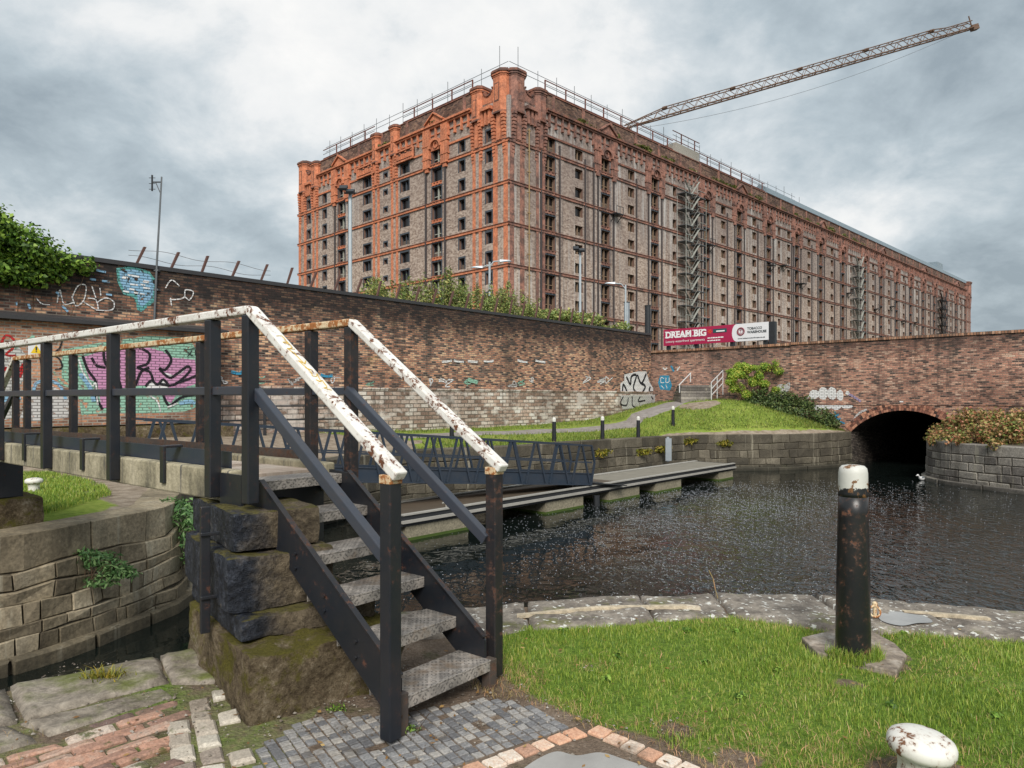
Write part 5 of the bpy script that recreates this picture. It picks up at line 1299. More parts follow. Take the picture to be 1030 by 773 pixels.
def gmask(x,y):
    d=pdist(x,y,grass_poly); s=d if inpoly(x,y,grass_poly) else -d
    if inpoly(x,y,pad): s=-.1
    else: s=min(s,pdist(x,y,pad)*1.2) if abs(x-2.1)<.8 and abs(y-4.3)<.8 else s
    # bare soil round the white bollard and worn spots
    s=min(s,math.hypot((x-1.75)/1.25,y-2.95)-.22)
    s=min(s,math.hypot(x-1.9,(y-4.0)*1.4)-.10,math.hypot(x-2.9,(y-3.9)*1.5)-.09,math.hypot(x-.45,(y-4.2)*1.5)-.07)
    s=min(s,(math.hypot(x-.78,(y-3.45)*1.3)-.10)*.8,(math.hypot(x-1.0,(y-3.15)*1.2)-.12)*.8)
    return s
def near_z(x,y):
    z=.008+(.018 if x>.2 else .007)*MN.noise(Vector((x*1.7,y*1.7,0)))+.005*MN.noise(Vector((x*9,y*9,3)))-.012
    if -1<x<8 and y>1.8: z+=max(0,min(.05,gmask(x,y)*.15))
    return z
def zs(pts): return np.array([near_z(x,y)-.003 for x,y in pts])
xs=np.concatenate([np.linspace(-40,-4.6,20)[:-1],np.arange(-4.6,5.2,.045),np.linspace(5.3,45,22)])
ks=np.concatenate([np.arange(0,.62,.03)**1.0,np.linspace(.63,1,9)])
V=[];GR=[]
for x in xs:
    ye=ny(x)
    for k in ks:
        y=ye-.02-k*5.2 if k<.62 else ye-.02-.62*5.2-(k-.62)*40
        z=.008+(.018 if x>.2 else .007)*MN.noise(Vector((x*1.7,y*1.7,0)))+.005*MN.noise(Vector((x*9,y*9,3)))
        g=0
        if -1<x<8 and y>1.8: g=gmask(x,y); z+=max(0,min(.05,g*.15))
        GR.append(max(0,min(1,.5+g*4))); V.append((x,y,z-.012))
nk=len(ks); q=[(i*nk+j,(i+1)*nk+j,(i+1)*nk+j+1,i*nk+j+1) for i in range(len(xs)-1) for j in range(nk-1)]
def m_dirt():
    t=NT('bare_soil'); v=t.pos(); n=t.noise(v,2.2,6,.7); f=t.noise(v,35,5,.75); p=t.voro(v,60)
    d=t.ramp(t.mix(.5,n,f),[(.3,(.08,.058,.045,1)),(.5,(.18,.135,.10,1)),(.64,(.29,.23,.18,1)),(.8,(.42,.37,.31,1))])
    d=t.mix(t.ramp(t.noise(v,3.1,5,.7),[(.56,0.),(.66,.6)]),d,(.055,.065,.018,1))
    g=t.ramp(t.noise(v,20,4,.7),[(.3,(.06,.10,.018,1)),(.55,(.13,.21,.03,1)),(.75,(.26,.23,.09,1))])
    k=t.ramp(t.math('ADD',t.attr('grass'),t.math('MULTIPLY',t.math('SUBTRACT',n,.5),.35)),[(.47,0.),(.56,1.)])
    col=t.mix(k,d,g); t.bump(t.math('ADD',f,t.math('MULTIPLY',p,.4)),.9,.02); return t.done(col,.95,0,.15)
M['soil']=m_dirt()
o=fast_mesh('near_bank',V,q,M['soil'],smooth=True)
at=o.data.attributes.new('grass','FLOAT','POINT'); at.data.foreach_set('value',np.array(GR,np.float32)); tag(o,kind='structure')
# quay side under the near bank
mb=MB(); pe=[(x,ny(x)) for x in np.concatenate([np.arange(-8.8,-2.0,.15),np.arange(-2.0,12,.2)])]; pe=[(a,b-.03) for a,b in pe]
block_wall(mb,pe[::-1],-.16,[.42,.4,.4,.4],[(.7,1.5)],gap=.02,proud=-.04,jit=.015,seed=22,inward=.3)
tag(mb.build('quay_wall',[M['quay'],M['mortar']]),'dark stone quay wall below the nearest grass edge','quay wall')
# worn slabs
def slab(mb,poly4,z,amp=.012,nx=16,ny_=10,th=.2,seed=0,rnd=.03):
    """a worn stone slab with four world corners"""
    A_,B_,C_,D_=[Vector((p[0],p[1],0)) for p in poly4]; o0=len(mb.v); V=[]
    for i in range(nx+1):
        for j in range(ny_+1):
            u=i/nx;v=j/ny_; p=(A_*(1-u)+B_*u)*(1-v)+(D_*(1-u)+C_*u)*v
            e=min(u,1-u)*((B_-A_).length); f=min(v,1-v)*((D_-A_).length); ed=min(e,f)
            h=z+amp*1.6*MN.noise(Vector((p.x*2.3,p.y*2.3,seed)))+amp*.8*MN.noise(Vector((p.x*8,p.y*8,seed+3)))
            if ed<rnd: h-=rnd*.6*(1-ed/rnd)**2
            w=.012 if ed<.001 else 0
            p=p+Vector((MN.noise(Vector((p.x*4,p.y*4,9+seed))),MN.noise(Vector((p.x*4,p.y*4,19+seed))),0))*w*1.5
            V.append((p.x,p.y,h))
    n=ny_+1; Fc=[(i*n+j,(i+1)*n+j,(i+1)*n+j+1,i*n+j+1) for i in range(nx) for j in range(ny_)]
    ring=[i*n for i in range(nx+1)]+[nx*n+j for j in range(1,n)]+[i*n+ny_ for i in range(nx-1,-1,-1)]+[j for j in range(ny_-1,0,-1)]
    b0=len(V); V+=[(V[r][0],V[r][1],z-th) for r in ring]; m_=len(ring)
    Fc+=[(ring[k],b0+k,b0+(k+1)%m_,ring[(k+1)%m_]) for k in range(m_)]
    mb.add(V,Fc)
CS=thing('canal_coping','worn lichen spotted stone coping along the near canal edge','coping stones',(0,0,0))
inner=[(-.95,4.72),(-.41,4.80),(.12,4.86),(.9,5.05),(1.6,5.19),(2.2,4.84),(2.75,4.80),(3.4,4.68),(4.6,4.25),(6.2,3.6)]
def iny(x):
    for (a,b),(c,d) in zip(inner[:-1],inner[1:]):
        if a<=x<=c: return b+(d-b)*(x-a)/(c-a)
    return inner[0][1] if x<inner[0][0] else inner[-1][1]
cuts=[-.95,.10,1.02,1.62,2.42,3.05,4.2,5.2,6.2]
for k in range(len(cuts)-1):
    a,b=cuts[k]+.012,cuts[k+1]-.012; mb=MB(); sk=[-.08,.05,.0,-.05,.06,.0,.1,0,0]
    slab(mb,[(a,ny(a)+.03),(b,ny(b)+.03),(b+sk[k+1]*.5,iny(b)-.05),(a+sk[k]*.5,iny(a)-.05)],.035+[.0,.01,.0,.005,.012,.0,.01,0][k],.012,20,12,.3,seed=k*2.7)
    mb.build('stone',[M['coping']],CS,smooth=True)
M['pale_strip']=m_stone('pale_worn_groove',[(.2,(.30,.24,.16,1)),(.6,(.5,.43,.32,1)),(.8,(.6,.53,.42,1))],scale=6)
for pts in ([(520,619),(600,611),(690,609.5),(704,611)],[(908,615),(950,618),(995,622)]):
    mb=MB(); w=[P(*p,.05) for p in pts]
    for (a,b) in zip(w[:-1],w[1:]): mb.hexa([(a[0],a[1]-.02,.03),(b[0],b[1]-.02,.03),(b[0],b[1]+.022,.03),(a[0],a[1]+.022,.03),(a[0],a[1]-.02,.055),(b[0],b[1]-.02,.055),(b[0],b[1]+.022,.055),(a[0],a[1]+.022,.055)])
    mb.build('worn_groove',[M['pale_strip']],CS)
def m_puddle():
    t=NT('puddle_water'); v=t.pos(); t.bump(t.noise(v,9,3),.06,.01); t.done(t.ramp(t.noise(v,3,4),[(.3,(.20,.19,.175,1)),(.7,(.34,.33,.31,1))]),.04,0,.8); return t.mat
M['puddle']=m_puddle()
def puddle(name,px,z,label):
    w=[P(*p,z) for p in px]; pts=[(a[0],a[1]) for a in cr_([(x,y,0,0,0) for x,y in w+[w[0]]],5)][:-1]
    mb=MB(); mb.add([(x,y,z) for x,y in pts],[tuple(range(len(pts)))]); tag(mb.build(name,M['puddle']),label,'puddle',kind='structure')
puddle('puddle',[(884,614),(898,613),(912,617),(930,620),(938,626),(922,627),(908,629.5),(893,627),(884,622)],.049,'small pale puddle on the coping beside the mooring ring')
puddle('puddle',[(520,778),(540,764),(560,756),(580,760),(604,757),(628,764),(650,772),(660,782)],.020,'puddle on the bare path at the bottom edge between the brick borders')
# left hand slabs along the lock edge
LS=thing('lock_coping','mossy worn stone slabs along the near edge of the lock','coping stones',(0,0,0))
for k,(pp,z) in enumerate((([(-2.78,3.93),(-2.18,4.36),(-1.93,3.98),(-2.42,3.52)],.03),([(-2.16,4.38),(-1.99,4.47),(-1.62,3.98),(-1.91,3.97)],.035),([(-4.0,3.05),(-2.80,3.92),(-2.44,3.5),(-3.55,2.65)],.03),([(-2.42,3.49),(-1.93,3.95),(-1.80,3.80),(-2.2,3.35)],.02),([(-3.5,2.6),(-2.45,3.48),(-2.2,3.32),(-3.1,2.4)],.015),([(-5.6,1.8),(-4.02,3.04),(-3.57,2.63),(-5.1,1.4)],.03))):
    mb=MB(); slab(mb,pp,z,.014,24,16,.35,seed=20+k*3,rnd=.04); mb.build('stone',[M['slab']],LS,smooth=True)
mb=MB(); w=[P(90,675,.02),P(128,670,.02)]
# ------------------------------------------------------------------ paving
def pave(name,poly,th,lx,ly,gap,mat,bond=.5,z=.0,hj=.004,jit=.003,seed=1,keep=1.0,cham=.006,h=.03,tag_=None,org=(0,0),kd='structure'):
    rg=random.Random(seed); c,s=math.cos(th),math.sin(th); mb=MB()
    us=[(p[0]-org[0])*c+(p[1]-org[1])*s for p in poly]; vs=[-(p[0]-org[0])*s+(p[1]-org[1])*c for p in poly]
    j0,j1=int(min(vs)//ly)-1,int(max(vs)//ly)+1; i0,i1=int(min(us)//lx)-2,int(max(us)//lx)+2
    for j in range(j0,j1+1):
        for i in range(i0,i1+1):
            u=(i+(bond if j%2 else 0)+.5)*lx; v=(j+.5)*ly; x=org[0]+u*c-v*s; y=org[1]+u*s+v*c
            if not inpoly(x,y,poly) or rg.random()>keep: continue
            if pdist(x,y,poly)<.03 and rg.random()<.25: continue
            a=rg.uniform(-.02,.02)+th; ca_,sa_=math.cos(a),math.sin(a); hx,hy=(lx-gap)/2*rg.uniform(.94,1.02),(ly-gap)/2*rg.uniform(.94,1.02)
            zt=z+rg.uniform(-hj,hj)+.006; tl=rg.uniform(-1,1)*hj*.8; tl2=rg.uniform(-1,1)*hj*.8; x+=rg.uniform(-jit,jit); y+=rg.uniform(-jit,jit)
            Vv=[]
            for (k,zz) in ((1,zt-h),(1,zt-cham),(1-cham/min(hx,hy),zt)):
                for sx,sy in ((-1,-1),(1,-1),(1,1),(-1,1)):
                    px,py=sx*hx*k,sy*hy*k; Vv.append((x+px*ca_-py*sa_,y+px*sa_+py*ca_,zz+(tl*sx+tl2*sy if zz>zt-h else 0)))
            mb.add(Vv,[(0,1,5,4),(1,2,6,5),(2,3,7,6),(3,0,4,7),(4,5,9,8),(5,6,10,9),(6,7,11,10),(7,4,8,11),(8,9,10,11)])
    return tag(mb.build(name,[mat]),tag_,None,kind=kd)
def m_paver(name,stops,scale=30,moss=.62,mossc=(.06,.075,.015,1)):
    t=NT(name); v=t.pos(); f=t.noise(v,scale,5,.7); col=t.ramp(t.mix(.35,t.island(),f),stops); col=t.mix(.5,col,t.ramp(t.noise(v,90,3,.7),[(.3,.2),(.7,.8)]),'OVERLAY')
    n=t.noise(v,3.3,6,.75); col=t.mix(t.ramp(n,[(moss,0.),(moss+.06,.85)]),col,mossc); d=t.noise(t.mapping(v,loc=(4,4,0)),2.4,6,.7); col=t.mix(t.ramp(d,[(.55,0.),(.68,.75)]),col,(.10,.078,.055,1))
    t.bump(f,.6,.006); return t.done(col,t.ramp(t.noise(v,4,3),[(.3,.45),(.7,.85)]),0,.35)
M['sett']=m_paver('blue_grey_sett',[(.2,(.12,.12,.125,1)),(.45,(.19,.19,.195,1)),(.65,(.26,.255,.25,1)),(.85,(.36,.335,.30,1))],moss=.66)
M['redbrick']=m_paver('worn_paving_brick',[(.2,(.15,.10,.085,1)),(.36,(.28,.17,.13,1)),(.5,(.42,.235,.165,1)),(.64,(.40,.30,.24,1)),(.8,(.52,.45,.38,1))],moss=.57)
M['borderbrick']=m_paver('border_brick',[(.2,(.36,.22,.16,1)),(.5,(.60,.34,.22,1)),(.7,(.66,.47,.35,1)),(.85,(.66,.6,.52,1))],moss=.75)
M['tansett']=m_paver('tan_sett',[(.2,(.22,.18,.15,1)),(.5,(.38,.33,.27,1)),(.8,(.55,.51,.43,1))],moss=.6)
th=math.atan2(.56,.829)
pave('sett_paving',[(-1.3,2.3),(-1.15,3.05),(-1.17,3.33),(-1.02,3.55),(-.86,3.62),(-.62,3.57),(-.40,3.66),(-.20,3.76),(.0,3.77),(.27,3.50),(.25,3.43),(-.14,3.15),(-.5,2.9),(-1.0,2.3)],th,.053,.053,.008,M['sett'],0,0,.002,.0015,2,.965,.003,org=(-.13,3.104))
def row(name,a,b,n,w,mat,lab,seed=3):
    rg=random.Random(seed); A_,B_=Vector((*a,0)),Vector((*b,0)); d=(B_-A_)/n; th=math.atan2(d.y,d.x); mb=MB()
    for i in range(n):
        c=A_+d*(i+.5); l=d.length*.5-.005; a_=th+rg.uniform(-.06,.06); ax=Vector((math.cos(a_),math.sin(a_),0)); ay=Vector((-ax.y,ax.x,0)); c+=ay*rg.uniform(-.006,.006); z=.014+rg.uniform(-.004,.004)
        l*=rg.uniform(.9,1.02); ww=w/2*rg.uniform(.92,1.04); k=.88
        vv=[c+ax*(sx*l*q)+ay*(sy*ww*q)+Vector((0,0,zz)) for q,zz in ((1,-.03),(1,z-.008),(k,z)) for sx,sy in ((-1,-1),(1,-1),(1,1),(-1,1))]
        mb.add(vv,[(0,1,5,4),(1,2,6,5),(2,3,7,6),(3,0,4,7),(4,5,9,8),(5,6,10,9),(6,7,11,10),(7,4,8,11),(8,9,10,11)])
    tag(mb.build(name,[mat]),lab,None,kind='structure')
row('brick_border',(-.42,2.86),(.335,3.40),10,.085,M['borderbrick'],'orange brick border beside the blue grey setts')
row('brick_border',(.385,3.42),(1.0,2.82),9,.085,M['borderbrick'],'orange brick border along the grass',5)
pave('brick_paving',[(-2.9,2.3),(-2.35,3.05),(-2.15,3.3),(-1.84,3.74),(-1.79,3.72),(-1.50,3.2),(-1.3,2.3)],R(45),.222,.078,.012,M['redbrick'],.5,.004,.006,.004,4,1,.008,org=(-2.1,3.0))
pave('tan_sett_paving',[(-1.80,3.80),(-1.60,3.90),(-1.36,3.46),(-1.20,3.2),(-1.0,2.3),(-1.3,2.3),(-1.50,3.2)],R(118),.15,.115,.016,M['tansett'],.5,.004,.006,.004,5,1,.012,org=(-1.4,3.4))
# pebbles, crumbs and fallen leaves on the soil
rg=np.random.RandomState(5); N_=2600; V=[];Q=[]
cand=np.stack([rg.uniform(-2.7,1.6,N_*3),rg.uniform(2.7,4.3,N_*3)],1); cnt=0
for x,y in cand:
    if cnt>=N_: break
    if gmask(x,y)>.03: continue
    if y>3.35 or rg.rand()<.35:
        s=.0025+.009*rg.rand()**4; z=.004; a=rg.rand()*6.28; o0=len(V)
        for (i,j,k) in ((1,0,0),(0,1,0),(-1,0,0),(0,-1,0),(0,0,.7),(0,0,-.7)):
            V.append((x+s*(i*math.cos(a)-j*math.sin(a))*rg.uniform(.6,1.3),y+s*(i*math.sin(a)+j*math.cos(a))*rg.uniform(.6,1.3),z+s*k+.004))
        Q+=[(o0,o0+1,o0+4),(o0+1,o0+2,o0+4),(o0+2,o0+3,o0+4),(o0+3,o0,o0+4)]; cnt+=1
M['pebble']=m_paver('pebble',[(.1,(.07,.055,.045,1)),(.4,(.17,.14,.11,1)),(.7,(.30,.27,.23,1)),(.9,(.45,.42,.38,1))],moss=.9)
tag(fast_mesh('gravel',V,Q,M['pebble'],smooth=True),'small pebbles and crumbs scattered on the bare soil by the steps','gravel',kind='stuff')
leaf_c=[]
M['dead']=m_leaf('dead_leaf',[(.2,(.10,.05,.02,1)),(.5,(.25,.13,.04,1)),(.8,(.42,.30,.12,1))],trans=.05)
n=260; xy=[]
while len(xy)<n:
    x,y=rg.uniform(-2.6,3.6),rg.uniform(2.9,5.0)
    if (gmask(x,y)<.02 or rg.rand()<.14) and y<ny(x)-.1 and not(x<-1.6 and y>3.9): xy.append((x,y))
xy=np.array(xy); t=rg.uniform(0,6.28,n); s=rg.uniform(.008,.02,n); V=[]
for (x,y),a,s_ in zip(xy,t,s):
    g=gmask(x,y); z=.02 if g<0 else .05; c,sn=math.cos(a),math.sin(a)
    V+=[(x+c*s_,y+sn*s_,z+.003),(x-sn*s_*.45,y+c*s_*.45,z+.008*rg.rand()),(x-c*s_,y-sn*s_,z+.006*rg.rand()),(x+sn*s_*.45,y-c*s_*.45,z)]
tag(fast_mesh('fallen_leaves',V,np.arange(n*4).reshape(-1,4),M['dead']),'small brown fallen leaves scattered over soil and grass','leaves',kind='stuff')

# ------------------------------------------------------------------ grass blades
def blades(name,pts,hgt,wid,mat,label,zf,seed=1,lean=.55):
    rg=np.random.RandomState(seed); n=len(pts); P0=np.zeros((n,3)); P0[:,:2]=pts; P0[:,2]=zf
    a=rg.uniform(0,2*np.pi,n); d=np.stack([np.cos(a),np.sin(a),np.zeros(n)],1); b=a+rg.uniform(.8,2.3,n); w=np.stack([np.cos(b),np.sin(b),np.zeros(n)],1)
    h=hgt*(.45+rg.rand(n)**1.5*1.1) if np.isscalar(hgt) else hgt*(.45+rg.rand(n)**1.5*1.1)
    h=h[:,None]; L=rg.uniform(.1,1.0,n)[:,None]*lean; wd=(wid*rg.uniform(.6,1.3,n))[:,None]
    up=np.array([[0,0,1.]])
    m1=P0+up*h*.5+d*h*L*.35; t=P0+up*h*(1-.35*L)+d*h*L*1.25
    V=np.stack([P0-w*wd,P0+w*wd,m1-w*wd*.8,m1+w*wd*.8,t],1).reshape(-1,3); o=(np.arange(n)*5)[:,None]
    T=np.concatenate([o+np.array([[0,1,3]]),o+np.array([[0,3,2]]),o+np.array([[2,3,4]])],1).reshape(-1,3)
    return tag(fast_mesh(name,V,T,mat,uv=np.zeros((n*5,2))),label,'grass',kind='stuff')
def m_grass(name,a,dry):
    t=NT(name); v=t.pos(); n=t.noise(v,1.1,5,.65); isl=t.island()
    col=t.ramp(t.mix(.55,n,isl),[(.22,tuple(x*.55 for x in a)+(1,)),(.42,tuple(a)+(1,)),(.58,(a[0]*1.5,a[1]*1.35,a[2]*1.3,1)),(.72,(a[0]*2.3,a[1]*1.5,a[2]*2,1)),(.84,tuple(dry)+(1,))])
    t.done(col,.45,0,.35); tr=t.new('ShaderNodeBsdfTranslucent'); t.link(col,tr.inputs[0]); mx=t.new('ShaderNodeMixShader'); mx.inputs[0].default_value=.3
    t.link(t.b.outputs[0],mx.inputs[1]); t.link(tr.outputs[0],mx.inputs[2]); t.link(mx.outputs[0],t.out.inputs[0]); return t.mat
M['grass']=m_grass('grass_blade',(.19,.31,.045),(.60,.54,.22)); M['drygrass']=m_grass('dry_grass',(.36,.29,.13),(.6,.52,.3))
rg=np.random.RandomState(9)
def sample_near(n,x0,x1,y0,y1,f):
    out=[];hs=[]
    while len(out)<n:
        x=rg.uniform(x0,x1);y=rg.uniform(y0,y1)
        k=f(x,y)
        if k>0 and rg.rand()<k: out.append((x,y)); hs.append(k)
    return np.array(out),np.array(hs)
def dens(x,y):
    if y>ny(x)-.3 : return 0
    g=gmask(x,y)+.05*MN.noise(Vector((x*5,y*5,1)))
    if g<-.02: return 0
    c=.62+.5*MN.noise(Vector((x*2.6,y*2.6,7)))+.35*MN.noise(Vector((x*9,y*9,2)))
    return max(.06,min(1,c))*min(1,(g+.03)/.09)
pts,hs=sample_near(88000,-.15,3.9,2.6,5.25,dens)
hf=np.array([.022+.020*max(0,MN.noise(Vector((x*1.3,y*1.3,5)))+.3)+.02*max(0,MN.noise(Vector((x*6,y*6,8)))) for x,y in pts])
blades('grass',pts,hf,.0016,M['grass'],'short green grass on the near canal bank',zs(pts),2)
pts,hs=sample_near(9000,3.9,8.5,1.9,4.6,lambda x,y: dens(x,y))
blades('grass_verge',pts,.045,.002,M['grass'],'grass continuing along the near bank to the right',zs(pts),3)
pts,_=sample_near(2600,-.1,3.9,2.6,5.1,lambda x,y: (1 if gmask(x,y)>.02 and y<ny(x)-.3 else 0)*max(0,min(1,.25+1.4*MN.noise(Vector((x*2.1,y*2.1,31))))))
blades('straw',pts,.028,.0012,M['drygrass'],'straw coloured dead blades among the lawn grass',zs(pts)+.01,14,1.6)
def ring_d(cx,cy,r0,r1): return lambda x,y: 1 if r0<math.hypot(x-cx,y-cy)<r1 else 0
pts,_=sample_near(1100,1.75,2.45,4.0,4.55,lambda x,y:(1 if .09<math.hypot(x-2.095,y-4.36)<.17 and y<4.38 else 0))
blades('grass_tuft',pts,.07,.002,M['grass'],'longer grass tuft growing against the foot of the tall black bollard',.015,4,.5)
def drym(x,y):
    g=gmask(x,y); k=0
    if abs(g)<.07 and x<1.3: k=.6
    if math.hypot((x-1.75)/1.3,y-2.95)<.42: k=max(k,.5)
    if math.hypot(x+.02,y-4.0)<.22: k=1
    return k
pts,_=sample_near(4200,-.25,3.2,2.6,4.4,drym)
blades('dry_grass',pts,.04,.0013,M['drygrass'],'dry straw coloured grass along the edges of the lawn',zs(pts),5,1.3)
# dandelion like weeds in the lawn
wb=[]
for _ in range(26):
    x,y=rg.uniform(.2,3.6),rg.uniform(3.1,4.9)
    if gmask(x,y)>.05: wb.append((x,y,near_z(x,y)+.018,.03,.03,.008))
o=leaf_cloud('lawn_weeds',wb,420,.028,M['ivy'],None,12,flat=1.0,shell=.1); tag(o,'low broad leaved weeds scattered through the lawn','weeds',kind='stuff')
# small plants by the steps
for k,(px,py,n_,lb) in enumerate(((408,737,120,'tiny green weed at the foot of the left stair post'),(335,716,90,'tiny green weed in front of the mossy stone block'),(305,688,50,'small dry weed beside the mossy stone block'))):
    X,Y=P(px,py); small_plant('weed',lb,'weed',(X,Y,0),[(0,0,.02,.05,.04,.02),(.05,.01,.015,.03,.03,.012)],n_,.018,M['ivy'],60+k,3,.0015)
# yellow green tuft on the slab, and grass at the bottom left
X,Y=P(104,682,.03); pts=np.array([(X,Y)]*160)+rg.normal(size=(160,2))*np.array([.055,.025])
blades('yellow_tuft',pts,.055,.003,M['yellowfern'],'yellow green grass tuft on the slab by the lock edge',.03,6,1.4)
pts=np.array([(-2.62,3.02)]*1500)+rg.normal(size=(1500,2))*np.array([.16,.14]); blades('dry_tuft',pts,.04,.0015,M['drygrass'],'dry grass at the bottom left corner of the paving',.01,7,1.2)
# grass on the lock side beyond the bridge
apron=[P(30,524),P(80,509),P(113,500),P(104,489),P(58,478),P(20,474),P(-60,474),P(-60,520)]
pts,_=sample_near(30000,-14,-5.4,8.3,15,lambda x,y:(1 if inpoly(x,y,apron) else 0)*max(.15,min(1,.7+MN.noise(Vector((x*1.5,y*1.5,0))))))
blades('lock_side_grass',pts,.07,.005,M['grass'],'green grass patch on the lock side beneath the footbridge',.02,8)
pts=[]; hz=[]
rg3=random.Random(3)
while len(pts)<26000:
    i=rg3.randrange(len(dense)); 
    if dense[i][1]<18: continue
    f=rg3.random()**1.2; j=int(f*NK); idx=i*(NK+1)+j
    if pa[idx]>.35 or ba[idx]>.4: continue
    i2=min(i+1,len(dense)-1); g=rg3.random(); a=co[idx]; b=co[min(i2*(NK+1)+j,len(co)-1)]; c=co[min(idx+1,len(co)-1)] if j<NK else a; h=rg3.random()
    p=a+(b-a)*g+(c-a)*h; pts.append((p[0],p[1])); hz.append(p[2])
M['bankgrass']=m_grass('bank_grass_blade',(.13,.20,.035),(.42,.36,.15))
blades('bank_grass',np.array(pts),.11,.010,M['bankgrass'],'longer green grass over the far sloping bank',np.array(hz)-.01,9,.8)

# ------------------------------------------------------------------ rough blocks of the bridge pier
def rough_box(mb,org,ax,ay,u0,u1,v0,v1,z0,z1,amp=.02,rnd=.04,step=.05,seed=0,mi=0):
    c=Vector(((u0+u1)/2,(v0+v1)/2,(z0+z1)/2)); h=Vector(((u1-u0)/2,(v1-v0)/2,(z1-z0)/2)); 
    def emit(ax_i,sg):
        a,b=[i for i in range(3) if i!=ax_i]; na=max(2,int(2*h[a]/step)); nb=max(2,int(2*h[b]/step)); V=[]
        for i in range(na+1):
            for j in range(nb+1):
                p=Vector((0,0,0)); p[ax_i]=sg*h[ax_i]; p[a]=-h[a]+2*h[a]*i/na; p[b]=-h[b]+2*h[b]*j/nb
                q=Vector([max(-h[k]+rnd,min(h[k]-rnd,p[k])) for k in range(3)]); d=p-q
                if d.length>0: p=q+d.normalized()*rnd
                w=c+p; nz=Vector((MN.noise(w*5+Vector((seed,0,0))),MN.noise(w*5+Vector((0,seed+5,0))),MN.noise(w*5+Vector((0,0,seed+9)))))*amp+Vector((MN.noise(w*17+Vector((seed,0,0))),MN.noise(w*17+Vector((0,seed+5,0))),MN.noise(w*17)))*amp*.4
                w=w+nz; V.append((org[0]+ax[0]*w.x+ay[0]*w.y,org[1]+ax[1]*w.x+ay[1]*w.y,w.z))
        n=nb+1; flip=(sg>0)^(ax_i==1)
        Fc=[]
        for i in range(na):
            for j in range(nb):
                f=(i*n+j,(i+1)*n+j,(i+1)*n+j+1,i*n+j+1); Fc.append(f if flip else f[::-1])
        mb.add(V,Fc,mi)
    for k in range(3): emit(k,1); emit(k,-1)
PI_=thing('stone_pier','stepped pier of rough mossy stone blocks carrying the near end of the footbridge','stone pier',(0,0,0))
OA,AX,AY=(-1.29,3.47),(.80,.60),(-.60,.80)
for u0,u1,v0,v1,z0,z1,m_,am,rn,sd_ in ((-.0,.85,.0,1.24,-.3,.325,'block',.026,.014,1),(.03,.80,.24,1.3,.33,.445,'pier',.012,.014,2),(.0,.60,.36,1.35,.45,.745,'pier',.014,.014,3),(.06,.55,.47,1.4,.75,.965,'pier',.012,.014,4)):
    mb=MB(); rough_box(mb,OA,AX,AY,u0,u1,v0,v1,z0,z1,am,rn,.02,sd_*3.1); mb.build('stone_block',[M[m_]],PI_,smooth=True)
mb=MB()
def uvw(u,v,z): return (OA[0]+AX[0]*u+AY[0]*v,OA[1]+AX[1]*u+AY[1]*v,z)
mb.bar(uvw(-.05,.62,.30),uvw(-.05,.62,1.0),.05,.03,side=(AX[0],AX[1],0))
for z in (.5,.85): mb.bar(uvw(-.08,.60,z),uvw(.02,.60,z),.02,.02,side=(0,0,1))
mb.build('iron_strap',[M['black']],PI_,bevel=.004)
for k,(px,py,s) in enumerate(((250,728,.03),(430,702,.025))):
    pass

# ------------------------------------------------------------------ footbridge
FB=thing('footbridge','black painted iron footbridge with white chipped handrails crossing the lock','footbridge',(-.589,3.316,0),math.atan2(.6313,-.7755))
WB=.861
def ppost(t,y,z0,z1,mat='black',s=.072,name='post',lab=None):
    mb=MB(); mb.box(t-s/2,t+s/2,y-s/2,y+s/2,z0,z1); o=mb.build(name,[M[mat]],FB,bevel=.006)
    if lab: o['label']=lab
Tn=lambda z:z
LT=[1.167,1.589,3.028,4.389,5.66,7.05,7.75,8.06]; RT=[1.355,1.809,3.40,4.80,6.27,7.77,8.20]
ppost(-.033,.0,.02,1.235); ppost(.071,-WB,.03,1.20,'black_rust')
for i,t_ in enumerate(LT): ppost(t_,0,1.0,2.075,'black' if i!=1 else 'black')
for i,t_ in enumerate(RT): ppost(t_,-WB,1.0,2.085,'black_rust')
# far end posts at the foot of the second stair
FE=9.30
ppost(FE,0,.0,1.235); ppost(FE+.1,-WB,.0,1.235,'black_rust')
def hrail(pts,y,mats,w=.074,h=.05,name='handrail'):
    """mitred rectangular rail following pts=(t,z) with the top at z"""
    for k in range(len(pts)-1):
        (a,za),(b,zb)=pts[k],pts[k+1]; mb=MB()
        def off(i,k_,s):
            # mitre direction at joint i
            def dirn(p,q): d=Vector((q[0]-p[0],q[1]-p[1])); d.normalize(); return d
            d=dirn(pts[k],pts[k+1]); n=Vector((-d.y,d.x)); 
            if n.y<0: n=-n
            if (i==k and k>0) or (i==k+1 and k+1<len(pts)-1):
                d2=dirn(pts[k-1],pts[k]) if i==k else dirn(pts[k+1],pts[k+2]); n2=Vector((-d2.y,d2.x)); 
                if n2.y<0: n2=-n2
                m=(n+n2).normalized(); return m/max(.5,m.dot(n))
            return n
        o0=off(k,k,0)*h; o1=off(k+1,k,0)*h
        v=[(a-o0.x,y-w/2,za-o0.y),(b-o1.x,y-w/2,zb-o1.y),(b-o1.x,y+w/2,zb-o1.y),(a-o0.x,y+w/2,za-o0.y),(a,y-w/2,za),(b,y-w/2,zb),(b,y+w/2,zb),(a,y+w/2,za)]
        mb.hexa(v); mb.build(name,[M[mats[k]]],FB,bevel=.009)
hrail([(-.115,1.262),(1.145,2.127),(8.10,2.127),(FE+.06,1.27)],0,['white','white','white'])
hrail([(-.01,1.225),(1.335,2.14),(8.22,2.14),(FE+.16,1.27)],-WB,['white','white_rust','white'])
